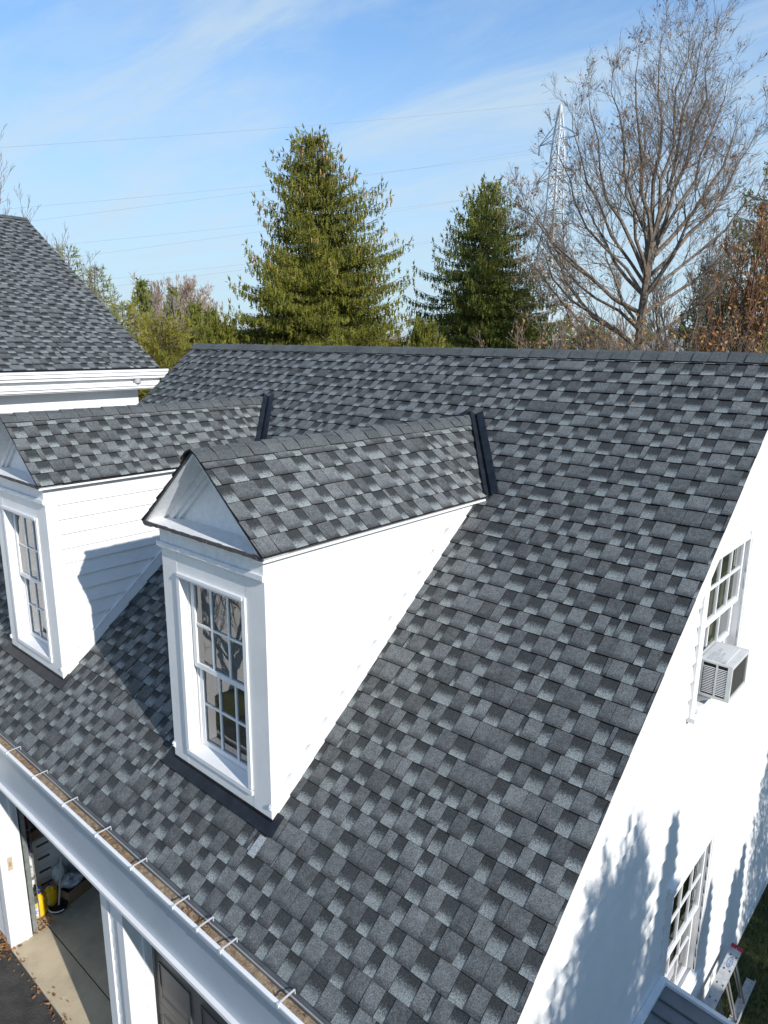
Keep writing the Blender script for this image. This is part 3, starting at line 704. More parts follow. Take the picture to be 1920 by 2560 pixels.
# vertical track inside the open bay, rolled-up door under the ceiling, wall plate
f = MB()
f.box(-6.215, -6.170, 0.335, 0.340, G, -0.9); f.box(-6.175, -6.170, 0.3402, 0.385, G, -0.9); f.box(-6.215, -6.210, 0.3402, 0.385, G, -0.9)
for k in range(9): f.box(-6.205, -6.18, 0.331, 0.3345, G + 0.2 + k * 0.22, G + 0.225 + k * 0.22)
part(f, 'door_track', GALV, gar)
f = MB(); f.box(-3.73, -3.67, 0.335, 0.385, G, -0.9); part(f, 'door_track', GALV, gar)
f = MB(); f.box(-6.1, -3.8, 0.6, 2.9, -0.80, -0.76)
part(f, 'raised_garage_door', TAUPE, gar)
f = MB(); f.box(-6.1418, -6.134, 0.150, 0.200, -2.125, -1.965)
pl = part(f, 'wall_plate', mat("beige_plastic", (0.50, 0.42, 0.30), 0.5), gar, bevel=0.002)
f = MB()
for k in range(3): f.box(-6.1339, -6.132, 0.162 + k * .009, 0.166 + k * .009, -2.075, -2.02)
part(f, 'plate_slot', mat("brown_slot", (0.16, 0.12, 0.08), 0.6), pl)

# ---- small hood roof on the gable wall beside the lower window
hd = MB()
hd.hexa([Vector((WX + .01, 1.45, -1.52)), Vector((1.0, 1.45, -1.60)), Vector((1.0, 2.86, -1.60)), Vector((WX + .01, 2.86, -1.52)), Vector((WX + .01, 1.45, -1.41)), Vector((1.0, 1.45, -1.49)), Vector((1.0, 2.86, -1.49)), Vector((WX + .01, 2.86, -1.41))])
hood = part(hd, 'door_hood', mat("hood_grey_boards", (0.19, 0.195, 0.20), 0.6, 0.2, 5), gar)
hd = MB()
for k in range(9): 
    y_ = 1.50 + k * 0.15; hd.hexa([Vector((WX + .07, y_, -1.415)), Vector((0.98, y_, -1.489)), Vector((0.98, y_ + 0.012, -1.489)), Vector((WX + .07, y_ + 0.012, -1.415)), Vector((WX + .07, y_, -1.402)), Vector((0.98, y_, -1.478)), Vector((0.98, y_ + 0.012, -1.478)), Vector((WX + .07, y_ + 0.012, -1.402))])
part(hd, 'hood_seam', GREYMETAL, hood)
hd = MB()
hd.box(WX + .011, WX + 0.065, 1.43, 2.90, -1.409, -1.375)
hd.hexa([Vector((WX + .066, 2.861, -1.53)), Vector((1.03, 2.861, -1.61)), Vector((1.03, 2.90, -1.61)), Vector((WX + .066, 2.90, -1.53)), Vector((WX + .066, 2.861, -1.385)), Vector((1.03, 2.861, -1.468)), Vector((1.03, 2.90, -1.468)), Vector((WX + .066, 2.90, -1.385))])
hd.hexa([Vector((1.001, 1.43, -1.61)), Vector((1.03, 1.43, -1.61)), Vector((1.03, 2.8605, -1.61)), Vector((1.001, 2.8605, -1.61)), Vector((1.001, 1.43, -1.468)), Vector((1.03, 1.43, -1.468)), Vector((1.03, 2.8605, -1.468)), Vector((1.001, 2.8605, -1.468))])
part(hd, 'hood_trim', WHITE, hood)
hd = MB()
hd.path([(0.02, 2.30, -1.36), (0.06, 2.22, -1.38), (0.10, 2.0, -1.395), (0.16, 1.8, -1.40)], [.022] * 4, 8)
part(hd, 'black_drain_pipe', mat("black_plastic", (0.012, 0.012, 0.014), 0.35), hood)

# ================================================================ air conditioner in the upper gable window
ac = empty('air_conditioner', (0.03, 3.2, 1.09), 'white window air conditioner with side louvres sticking out under the upper gable window', 'air conditioner')
a = MB()
ax0, ax1, ay0, ay1, az0, az1 = -0.10, 0.155, 2.985, 3.40, 1.085, 1.362
a.box(ax0, ax1 - .0305, ay0, ay1, az1 - 0.012, az1); a.box(ax0, ax1 - .0305, ay0, ay1, az0, az0 + 0.018)
a.box(ax0, -0.045, ay0, ay1, az0 + .0182, az1 - .0122); a.box(ax1 - 0.03, ax1, ay0, ay0 + 0.022, az0, az1); a.box(ax1 - 0.03, ax1, ay1 - 0.022, ay1, az0, az1)
a.box(ax1 - 0.03, ax1 - .0015, ay0 + .0222, ay1 - .0222, az1 - 0.03, az1 - .0005); a.box(ax1 - .03, ax1 - .0015, ay0 + .0222, ay1 - .0222, az0, az0 + .022)
a.box(0.045, 0.057, ay0, ay0 + 0.012, az0 + .0182, az1 - .0122); a.box(-0.0448, ax1 - .0305, ay1 - .012, ay1, az0 + .0182, az1 - .0122)
a.hexa([Vector((ax0 + .02, ay0 + .03, az1)), Vector((ax1 - .05, ay0 + .03, az1)), Vector((ax1 - .05, ay1 - .03, az1)), Vector((ax0 + .02, ay1 - .03, az1)), Vector((ax0 + .03, ay0 + .04, az1 + .003)), Vector((ax1 - .06, ay0 + .04, az1 + .003)), Vector((ax1 - .06, ay1 - .04, az1 + .003)), Vector((ax0 + .03, ay1 - .04, az1 + .003))])
cas = part(a, 'casing', mat("ac_casing", (0.62, 0.62, 0.60), 0.4, 0.12, 8), ac, bevel=0.004)
a = MB(); nl = 16
for k in range(nl):
    z_ = az0 + 0.034 + k * (az1 - az0 - 0.065) / nl
    a.hexa([Vector((-0.038, ay0 + .001, z_)), Vector((0.044, ay0 + .001, z_)), Vector((0.044, ay0 + .005, z_ + .001)), Vector((-0.038, ay0 + .005, z_ + .001)), Vector((-0.038, ay0 + .001, z_ + .0035)), Vector((0.044, ay0 + .001, z_ + .0035)), Vector((0.044, ay0 + .005, z_ + .0045)), Vector((-0.038, ay0 + .005, z_ + .0045))])
    a.hexa([Vector((0.058, ay0 + .001, z_)), Vector((0.124, ay0 + .001, z_)), Vector((0.124, ay0 + .005, z_ + .001)), Vector((0.058, ay0 + .005, z_ + .001)), Vector((0.058, ay0 + .001, z_ + .0035)), Vector((0.124, ay0 + .001, z_ + .0035)), Vector((0.124, ay0 + .005, z_ + .0045)), Vector((0.058, ay0 + .005, z_ + .0045))])
part(a, 'side_louvre', BRACKETW, ac)
a = MB(); a.box(-0.044, 0.124, ay0 + .014, ay0 + .02, az0 + .02, az1 - .014); a.box(ax1 - .022, ax1 - .018, ay0 + .023, ay1 - .023, az0 + .022, az1 - .036)
part(a, 'inner_baffle', mat("black_inside", (0.02, 0.02, 0.022), 0.8), ac)
a = MB()
for k in range(60):
    y_ = ay0 + .026 + k * (ay1 - ay0 - .054) / 60; a.box(ax1 - .0175, ax1 - .008, y_, y_ + .0025, az0 + .023, az1 - .037)
part(a, 'condenser_coil', mat("coil_fins", (0.16, 0.155, 0.145), 0.5, metal=0.4), ac)
a = MB()
for (x0_, x1_, y0_, y1_) in ((-0.035, 0.005, 3.02, 3.10), (0.012, 0.06, 3.02, 3.10), (-0.03, 0.02, 3.11, 3.18), (0.03, 0.05, 3.12, 3.20), (0.07, 0.10, 3.01, 3.06), (-0.01, 0.01, 3.20, 3.27)):
    a.box(x0_, x1_, y0_, y1_, az1 + .0033, az1 + .0042)
part(a, 'label_plate', mat("label_print", (0.36, 0.37, 0.37), 0.5, 0.55, 150, base2=(0.62, 0.63, 0.62)), ac)
a = MB(); a.hexa([Vector((-0.058, 2.99, 1.02)), Vector((0.03, 2.99, 1.07)), Vector((0.03, 3.36, 1.07)), Vector((-0.058, 3.36, 1.02)), Vector((-0.058, 2.99, 1.084)), Vector((0.03, 2.99, 1.084)), Vector((0.03, 3.36, 1.084)), Vector((-0.058, 3.36, 1.084))])
part(a, 'support_wedge', mat("wedge_paint", (0.45, 0.45, 0.46), 0.6), ac)

# ================================================================ the house to the left
HX, HZ, HY = -9.0, 3.15, 4.153; HP = 0.61; HRX = -13.36; HRZ = HZ + (HX - HRX) * HP
house = empty('house', (-13.3, -1.5, G), 'big white house with tall grey shingle roof and stepped white cornice at the left', 'house')
th = math.atan(HP); Vh = Vector((-math.cos(th), 0, math.sin(th))); Ls = (HX - HRX) / math.cos(th)
m_ = MB(); shingles(m_, Vector((HX, 0, HZ)), Y, Vh, Ls - .02, lambda s: (-7.0, HY), 51)
hr = part(m_, 'house_roof', SHINGLE, house)
m_ = MB()
Vh2 = Vector((math.cos(th), 0, math.sin(th)))
m_.obox(Vector((HX, 0, HZ)), Y, Vh, Vector((math.sin(th), 0, math.cos(th))), (-7.0, HY - .01), (0.01, Ls), (-0.06, -0.003))
m_.obox(Vector((2 * HRX - HX, 0, HZ)), Y, Vh2, Vector((-math.sin(th), 0, math.cos(th))), (-7.0, HY - .01), (0.01, Ls), (-0.06, 0.008))
part(m_, 'roof_deck', mat("plain_dark_shingle", (0.08, 0.085, 0.09), 0.9, 0.4, 6), hr)
m_ = MB(); ridge_cap(m_, Vector((HRX, -7.0, HRZ)), Vector((HRX, HY, HRZ)), Vector((-math.cos(th), 0, -math.sin(th))), Vector((math.cos(th), 0, -math.sin(th))), 0.14, 61)
part(m_, 'ridge_cap', SHINGLE, hr)
m_ = MB()
hw_x = -9.33
claps(m_, Vector((hw_x, -6.7, 0)), Y, X, G + 0.1, 2.50, lambda z: (0.0, HY - 0.23 + 6.7), (), 0.15, 0.010)
m_.box(hw_x - 0.3, hw_x - .001, -6.7, HY - 0.23, G, 3.0); m_.box(2 * HRX - hw_x, hw_x - .31, HY - 0.4, HY - 0.26, G, 3.0)
m_.q([(2 * HRX - hw_x, HY - 0.26, 3.0), (hw_x, HY - 0.26, 3.0), (HRX, HY - 0.26, HRZ - 0.1)])
m_.box(2 * HRX - hw_x, hw_x - .31, -6.7, -6.6, G, 3.0); m_.q([(2 * HRX - hw_x, -6.6, 3.0), (hw_x, -6.6, 3.0), (HRX, -6.6, HRZ - 0.1)])
m_.box(hw_x, hw_x + 0.02, HY - 0.36, HY - 0.229, G, 2.52); m_.box(hw_x, hw_x + 0.016, -6.7, HY - 0.229, 2.521, 2.82)
part(m_, 'house_wall', SIDING, house)
m_ = MB()
y0_, y1_ = -7.0, HY + 0.02
m_.box(HX - 0.02, HX + 0.105, y0_, y1_ + 0.06, 3.045, 3.10); m_.box(HX + 0.085, HX + 0.125, y0_, y1_ + 0.06, 3.1005, 3.135); m_.box(HX - 0.02, HX + 0.075, y0_, y1_ + 0.06, 3.00, 3.0445)
part(m_, 'house_gutter', WHITE, house, bevel=0.006)
m_ = MB()
m_.box(HX - 0.10, HX - 0.022, y0_, y1_ - 0.02, 2.93, 3.06)
m_.box(HX - 0.13, HX + 0.035, y0_, y1_ - 0.06, 2.885, 2.925); m_.box(HX - 0.15, HX + 0.010, y0_, y1_ - 0.10, 2.845, 2.8845)
m_.box(HX - 0.36, HX - 0.02, y0_, y1_ - 0.12, 2.826, 2.8445)
part(m_, 'cornice', WHITE, house, bevel=0.004)
m_ = MB(); m_.lathe((HX + 0.03, HY - 0.42, 2.95), [(0.03, 0.05), (0.05, 0.03), (0.055, -0.02), (0.02, -0.045)], 12)
part(m_, 'floodlight', mat("floodlight_shell", (0.35, 0.36, 0.38), 0.4), house)
for (wy) in (-5.2, -3.2, -1.2):
    window(house, Vector((hw_x + .01, wy, 0)), Y, X, 0.9, 0.2, 1.7, 3, casing=0.08, blinds=False)

# ================================================================ things in the open garage bay
cb = empty('drawer_cabinet', (-6.9, 0.8, G), 'white drawer cabinet with dark handles along the inner wall of the open garage bay', 'cabinet')
c = MB(); c.box(-7.15, -6.725, 0.50, 1.30, G + 0.01, -2.36); c.box(-7.16, -6.705, 0.49, 1.31, -2.3595, -2.335)
part(c, 'cabinet_body', mat("cabinet_white", (0.72, 0.72, 0.70), 0.5, 0.05, 4), cb, bevel=0.003)
for k in range(4):
    z_ = G + 0.02 + k * 0.183
    c = MB(); c.box(-6.7245, -6.705, 0.505, 1.02, z_, z_ + 0.177)
    d_ = part(c, 'drawer', WHITE, cb, bevel=0.003)
    c = MB(); c.box(-6.7045, -6.688, 0.66, 0.80, z_ + 0.10, z_ + 0.118)
    part(c, 'handle', mat("dark_handle", (0.09, 0.09, 0.095), 0.4), d_, bevel=0.002)
c = MB(); c.box(-6.7245, -6.705, 1.028, 1.295, G + 0.02, -2.372)
part(c, 'cabinet_door', WHITE, cb, bevel=0.003)

def bottle(loc, rz, h, wx, wy, body, cap, label, lab2=None, name='jug', cat='jug'):
    e = empty(name, loc, label, cat)
    b = MB(); b.lathe(loc, [(0.9, 0.0), (1.0, 0.02), (1.0, h * 0.62), (0.86, h * 0.74), (0.45, h * 0.86), (0.26, h * 0.90), (0.26, h * 0.95)], 20, sx=wx, sy=wy, rz=rz)
    part(b, 'jug_body', body, e, smooth=True)
    b = MB(); b.lathe(loc, [(0.020, h * 0.945), (0.020, h)], 14); b.lathe((loc[0], loc[1], loc[2]), [(0.013, h), (0.010, h * 1.005)], 10)
    part(b, 'cap', cap, e)
    b = MB(); c_ = Vector(loc); A = Vector((math.cos(rz), math.sin(rz), 0)); B = Vector((-math.sin(rz), math.cos(rz), 0))
    pts = [c_ + A * (wx * 0.80) + B * (wy * 0.2) + Z * (h * 0.60), c_ + A * (wx * 0.95) + Z * (h * 0.80), c_ + A * (wx * 0.55) + Z * (h * 0.90)]
    b.path(pts, [0.011] * 3, 8)
    part(b, 'handle', body, e)
    if lab2:
        b = MB(); n = 14
        for i in range(n):
            a0, a1 = -2.2 + 1.3 * i / n, -2.2 + 1.3 * (i + 1) / n
            def q_(a, z): return c_ + A * (wx * 1.012 * math.cos(a)) + B * (wy * 1.012 * math.sin(a)) + Z * z
            b.q([q_(a0, h * .12), q_(a1, h * .12), q_(a1, h * .58), q_(a0, h * .58)])
        part(b, 'label', lab2, e)
    return e
YEL = mat("yellow_plastic", (0.80, 0.50, 0.02), 0.35); BLUEC = mat("blue_cap", (0.02, 0.06, 0.42), 0.35)
LBL = mat("printed_label", (0.75, 0.75, 0.70), 0.5, 0.8, 30, base2=(0.08, 0.12, 0.45))
TRANSL = mat("cloudy_plastic", (0.62, 0.58, 0.48), 0.3, 0.1, 5)
bottle((-6.40, 0.52, G + 0.005), 0.5, 0.30, 0.065, 0.10, YEL, BLUEC, 'yellow jug with blue cap standing nearest the door track', LBL)
bottle((-6.45, 0.665, G + 0.005), 0.4, 0.29, 0.06, 0.095, YEL, BLUEC, 'yellow jug in shade behind the dustpan', LBL)
bottle((-6.52, 0.56, G + 0.005), 0.8, 0.27, 0.055, 0.08, TRANSL, BLUEC, 'cloudy pale jug against the cabinet behind the first yellow jug')
# upright dustpan
dp = empty('dustpan', (-6.30, 0.66, G), 'black long-handled dustpan with white rim on the garage floor', 'dustpan')
c = MB(); c.lathe((-6.32, 0.69, G + 0.006), [(0.90, 0.0), (1.0, 0.02), (1.05, 0.06), (0.95, 0.062), (0.86, 0.02)], 20, sx=0.11, sy=0.10)
part(c, 'pan', mat("black_pan", (0.03, 0.028, 0.026), 0.5), dp, smooth=True)
c = MB(); pp = [Vector((-6.32, 0.69, G + 0.058)) + Vector((0.122 * math.cos(a), 0.112 * math.sin(a), 0)) for a in (math.pi * (1.05 + 1.0 * i / 14) for i in range(15))]
c.path(pp, [0.007] * 15, 6)
part(c, 'rim', WHITE, dp)
c = MB(); c.tube((-6.32, 0.70, G + 0.05), (-6.42, 0.83, G + 0.62), 0.012, 0.012, 8, caps=True)
part(c, 'handle', mat("grey_handle", (0.42, 0.41, 0.38), 0.4, metal=0.3), dp)
# cardboard box with bags
bx = empty('cardboard_box', (-6.42, 0.93, G), 'brown cardboard box full of bags on the garage floor', 'box')
c = MB(); O = Vector((-6.42, 0.93, G + .004)); A = Vector((math.cos(.25), math.sin(.25), 0)); B = Vector((-math.sin(.25), math.cos(.25), 0))
for r_ in (((-.11, .11), (-.16, .16), (0, .005)), ((-.11, -.106), (-.16, .16), (.005, .17)), ((.106, .11), (-.16, .16), (.005, .17)), ((-.106, .106), (-.16, -.156), (.005, .17)), ((-.106, .106), (.156, .16), (.005, .17))): c.obox(O, A, B, Z, *r_)
part(c, 'box_walls', mat("cardboard", (0.24, 0.15, 0.085), 0.85, 0.2, 12), bx)
def blob(name, loc, sc, m, label, cat, seed, n=14):
    rn = random.Random(seed); b = MB(); rows = 9
    pts = []
    for i in range(rows + 1):
        th_ = math.pi * i / rows; row = []
        for j in range(n):
            a = 2 * math.pi * j / n; k = 1 + 0.16 * math.sin(3 * a + seed + i) + rn.uniform(-.10, .10)
            row.append(Vector(loc) + Vector((sc[0] * math.sin(th_) * math.cos(a) * k, sc[1] * math.sin(th_) * math.sin(a) * k, sc[2] * (1 + math.cos(th_)) * (0.5 + rn.uniform(-.03, .03)))))
        pts.append(row)
    for i in range(rows):
        for j in range(n): b.q([pts[i + 1][j], pts[i + 1][(j + 1) % n], pts[i][(j + 1) % n], pts[i][j]])
    o = b.build(name, m, smooth=False)
    return tag(o, label, cat)
blob('plastic_bag', (-6.45, 0.92, G + 0.10), (0.10, 0.14, 0.17), mat("bag_print", (0.62, 0.63, 0.64), 0.35, 0.9, 14, base2=(0.12, 0.12, 0.16)), 'grey and white plastic bag bulging out of the cardboard box', 'bag', 2)
blob('plastic_bag', (-6.62, 0.86, G + 0.01), (0.07, 0.09, 0.34), mat("pale_bag", (0.62, 0.68, 0.70), 0.3), 'pale bluish bag standing between cabinet and cardboard box', 'bag', 5)
blob('garden_bag', (-6.55, 1.18, G + 0.01), (0.12, 0.10, 0.26), mat("green_bag", (0.10, 0.38, 0.03), 0.4, 0.6, 12, base2=(0.5, 0.5, 0.5)), 'bright green sack at the dark end of the cabinet', 'sack', 7)
def carton(loc, sx, sy, sz, m, name, label, cat, rz=0.0):
    b = MB(); A = Vector((math.cos(rz), math.sin(rz), 0)); B = Vector((-math.sin(rz), math.cos(rz), 0))
    b.obox(Vector(loc), A, B, Z, (-sx / 2, sx / 2), (-sy / 2, sy / 2), (0, sz)); b.obox(Vector(loc), A, B, Z, (-sx / 2 + .004, sx / 2 - .004), (-sy * .04, sy * .04), (sz, sz + .002))
    return tag(b.build(name, m, bevel=0.003), label, cat)
T = -2.334
carton((-6.80, 0.66, T), 0.10, 0.13, 0.10, mat("tan_carton", (0.38, 0.22, 0.13), 0.8, 0.2, 9), 'carton', 'tan carton on the cabinet top near its front edge', 'carton', 0.3)
for i, (dx, c_) in enumerate(((0, (0.50, 0.47, 0.38)), (0.03, (0.42, 0.42, 0.36)), (0.06, (0.36, 0.38, 0.34)))):
    carton((-6.80 + 0.0, 0.80 + dx, T), 0.12, 0.024, 0.15, mat("book_%d" % i, c_, 0.7), 'upright_book', ('first', 'middle', 'last')[i] + ' of three pale upright books on the cabinet top', 'book')
bottle((-6.80, 0.535, T), 0.2, 0.16, 0.05, 0.05, mat("blue_bottle", (0.02, 0.08, 0.5), 0.3), WHITE, 'bright blue bottle on the near end of the cabinet', None, 'bottle', 'bottle')
bottle((-6.88, 0.70, T + 0.0), 0.2, 0.20, 0.05, 0.05, mat("clear_blue_plastic", (0.08, 0.18, 0.45), 0.2), WHITE, 'dull blue bottle behind the tan carton', None, 'bottle', 'bottle')
blob('cloth_bundle', (-6.86, 0.62, T + 0.09), (0.08, 0.08, 0.10), mat("grey_cloth", (0.33, 0.31, 0.29), 0.9), 'grey cloth bundle heaped on the cabinet behind the books', 'cloth', 11)
blob('cloth_bundle', (-6.92, 0.56, T + 0.18), (0.09, 0.08, 0.09), mat("orange_cloth", (0.55, 0.14, 0.03), 0.8), 'orange bundle on top of the grey cloth in the garage', 'cloth', 13)
# rack behind the track with small bright things
rk = empty('tool_rack', (-7.0, 0.42, G), 'narrow rack of small coloured items behind the garage door track', 'rack')
c = MB()
for k in range(6): c.box(-6.62, -6.30, 0.40, 0.48, G + 0.25 + k * 0.33, G + 0.262 + k * 0.33)
[c.box(x_, x_ + .008, y_, y_ + .008, G, G + 2.0) for x_ in (-6.615, -6.31) for y_ in (0.402, 0.468)]
part(c, 'rack_frame', GALV, rk)
for k, (cc, lab, zk, hh) in enumerate((((0.03, 0.03, 0.30), 'deep blue box on the upper rack shelf behind the door track', 4, .14), ((0.35, 0.02, 0.05), 'dark red box on the rack shelf behind the door track', 3, .16), ((0.05, 0.03, 0.12), 'purple black box on the middle rack shelf', 2, .15), ((0.6, 0.6, 0.55), 'white box on the lower rack shelf', 1, .12))):
    carton((-6.44, 0.438, G + 0.263 + zk * 0.33), 0.20, 0.06, hh, mat("rack_item_%d" % k, cc, 0.5, 0.3, 20), 'small_box', lab, 'box')

# ================================================================ ground
gm = mat("lawn_soil", (0.095, 0.10, 0.035), 0.95, 0.6, 0.9, 0.6, 20, base2=(0.055, 0.060, 0.024), detail=10)
m_ = MB(); S_ = 3000
m_.q([(-S_, -S_, G - 0.03), (S_, -S_, G - 0.03), (S_, S_, G - 0.03), (-S_, S_, G - 0.03)])
tag(m_.build('ground', gm), kind='structure')
m_ = MB(); rn = random.Random(4)
pts = [(x_, 0.115 + 0.012 * math.sin(x_ * 3.1) + rn.uniform(-0.012, 0.012)) for x_ in [-8.4 + 0.12 * i for i in range(75)]]
for i in range(74): m_.q([(pts[i][0], -14, G - 0.012), (pts[i + 1][0], -14, G - 0.012), (*pts[i + 1], G - 0.012), (*pts[i], G - 0.012)])
tag(m_.build('driveway', ASPH), kind='structure')
m_ = MB(); m_.box(-RL + 0.1, -0.1, 0.07, 0.486, G - 0.022, G); m_.box(-RL + 0.13, -0.65, 0.50, 8.4, G - 0.03, G + 0.001)
tag(m_.build('garage_floor', CONC, bevel=0.004), kind='structure')
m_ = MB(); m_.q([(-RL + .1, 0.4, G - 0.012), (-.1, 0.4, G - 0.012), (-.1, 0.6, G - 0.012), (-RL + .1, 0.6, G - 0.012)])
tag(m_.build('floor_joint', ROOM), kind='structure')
# grass by the gable wall
def grass(name, x0, x1, y0, y1, n, seed, hmax=0.10):
    rn = random.Random(seed); b = MB()
    for i in range(n):
        x_, y_ = rn.uniform(x0, x1), rn.uniform(y0, y1); a = rn.uniform(0, 6.283); h = hmax * rn.uniform(.3, 1)
        dx, dy = math.cos(a), math.sin(a); wv = rn.uniform(.003, .007); r = rn.random() ** 1.5
        l = rn.uniform(-.6, .6) * h; m2 = rn.uniform(-.6, .6) * h
        b.q([(x_ - dx * wv, y_ - dy * wv, G - .03), (x_ + dx * wv, y_ + dy * wv, G - .03), (x_ + l, y_ + m2, G - .03 + h)], (r, 0, 0))
    return tag(b.build(name, GRASSM), 'green and straw coloured grass at the foot of the sunny gable wall', 'grass', kind='stuff')
grass('grass', -0.02, 2.6, 4.0, 11.5, 36000, 5)
m_ = MB(); rn = random.Random(23)
for i in range(420):
    t_ = rn.random()
    if t_ < 0.55: x_, y_ = rn.gauss(-6.33, .16), rn.gauss(0.02, .10)
    elif t_ < 0.8: x_, y_ = rn.uniform(-6.5, -6.1), rn.gauss(0.45, .08)
    else: x_, y_ = rn.uniform(-7, -4.6), rn.gauss(0.06, .05)
    a = rn.uniform(0, 6.28); s_ = rn.uniform(.010, .03); z_ = G + rn.uniform(.004, .02)
    m_.q([(x_ + s_ * math.cos(a), y_ + s_ * math.sin(a), z_), (x_ - s_ * .5 * math.sin(a), y_ + s_ * .5 * math.cos(a), z_ + .006), (x_ - s_ * math.cos(a), y_ - s_ * math.sin(a), z_ + rn.uniform(0, .015)), (x_ + s_ * .5 * math.sin(a), y_ - s_ * .5 * math.cos(a), z_)], (rn.random(), 0, 0))
tag(m_.build('leaf_litter', LEAFO), 'dry orange leaves blown against the garage door post', 'leaves', kind='stuff')

# ladder lying on its side against the gable wall
ld = empty('folding_ladder', (0.12, 4.7, G), 'grey folding ladder with red end caps lying on its side against the gable wall', 'ladder')
L1m = mat("ladder_rail", (0.46, 0.47, 0.47), 0.4, 0.3, 20, base2=(0.34, 0.35, 0.35)); L2m = mat("ladder_rung", (0.30, 0.30, 0.29), 0.4, metal=0.5); RED = mat("red_cap", (0.42, 0.012, 0.03), 0.45)
A0 = Vector((0.02, 5.0, G + 0.50)); B0 = Vector((0.02, 3.6, G + 0.50)); AD = (B0 - A0).normalized()
tilt = Vector((0.98, 0, -0.12)).normalized(); nrm = AD.cross(tilt)
c = MB(); c.obox(A0, AD, tilt, nrm, (0, 1.4), (0, 0.108), (-0.012, 0.012)); c.obox(A0, AD, tilt, nrm, (0, 1.4), (0.0, 0.008), (-0.036, -0.0125)); c.obox(A0, AD, tilt, nrm, (0, 1.4), (0.10, 0.108), (-0.036, -0.0125))
part(c, 'rail', L1m, ld)
for v0, v1 in ((-0.004, 0.048), (0.060, 0.112)):
    c = MB(); c.obox(A0, AD, tilt, nrm, (-0.035, 0.02), (v0, v1), (-0.04, 0.017)); part(c, 'end_cap', RED, ld)
C0 = Vector((0.20, 5.22, G + 0.0)); CD = Vector((0, -1, 0))
c = MB(); c.obox(C0, CD, X, Z, (0, 1.5), (-0.03, 0.06), (0, 0.022)); c.obox(C0, CD, X, Z, (0, 1.5), (0.052, 0.06), (0.0225, 0.05))
part(c, 'rail', L1m, ld)
for k in range(5):
    y_ = 4.93 - 0.27 * k
    for (x0_, x1_, dy_) in ((0.04, 0.19, 0.0), (0.10, 0.24, -0.05)):
        c = MB(); c.tube((x0_, y_ + dy_, G + 0.47), (x1_, y_ + dy_ - 0.02, G + 0.02), 0.012, 0.012, 6); part(c, 'rung', L2m, ld)
RIV = mat("dark_rivet", (0.05, 0.05, 0.05), 0.5)
for k in range(4):
    for vv in (0.030, 0.085): c = MB(); c.obox(A0, AD, tilt, nrm, (0.12 + k * 0.22, 0.145 + k * 0.22), (vv - .005, vv + 0.007), (0.0125, 0.0155)); part(c, 'rivet', RIV, ld)
c = MB(); n = 20; Cc = A0 + AD * 0.235 + tilt * 0.054 + nrm * 0.0135
for i in range(n):
    a0, a1 = 2 * math.pi * i / n, 2 * math.pi * (i + 1) / n
    def el(a, s_): return Cc + AD * (0.085 * s_ * math.copysign(abs(math.cos(a)) ** 1.3, math.cos(a))) + tilt * (0.026 * s_ * math.sin(a))
    c.q([el(a0, 1), el(a1, 1), el(a1, .84), el(a0, .84)])
BLUEM = mat("blue_print", (0.02, 0.13, 0.42), 0.5)
part(c, 'logo_ring', BLUEM, ld)
tcu = bpy.data.curves.new('logo_text', 'FONT'); tcu.body = "WERNER"; tcu.size = 0.030; tcu.align_x = 'CENTER'; tcu.align_y = 'CENTER'
tobj = bpy.data.objects.new('text_source', tcu); tcu.materials.append(BLUEM); col.objects.link(tobj); bpy.context.view_layer.update()
tme = bpy.data.meshes.new_from_object(tobj.evaluated_get(bpy.context.evaluated_depsgraph_get())); bpy.data.objects.remove(tobj)
to = bpy.data.objects.new('logo_text', tme); col.objects.link(to); to.parent = ld
nn = nrm; xx = AD; yy = nn.cross(xx)
to.matrix_local = Matrix.Translation(-Vector(ld.location)) @ Matrix(((xx.x, yy.x, nn.x, Cc.x), (xx.y, yy.y, nn.y, Cc.y), (xx.z, yy.z, nn.z, Cc.z), (0, 0, 0, 1)))

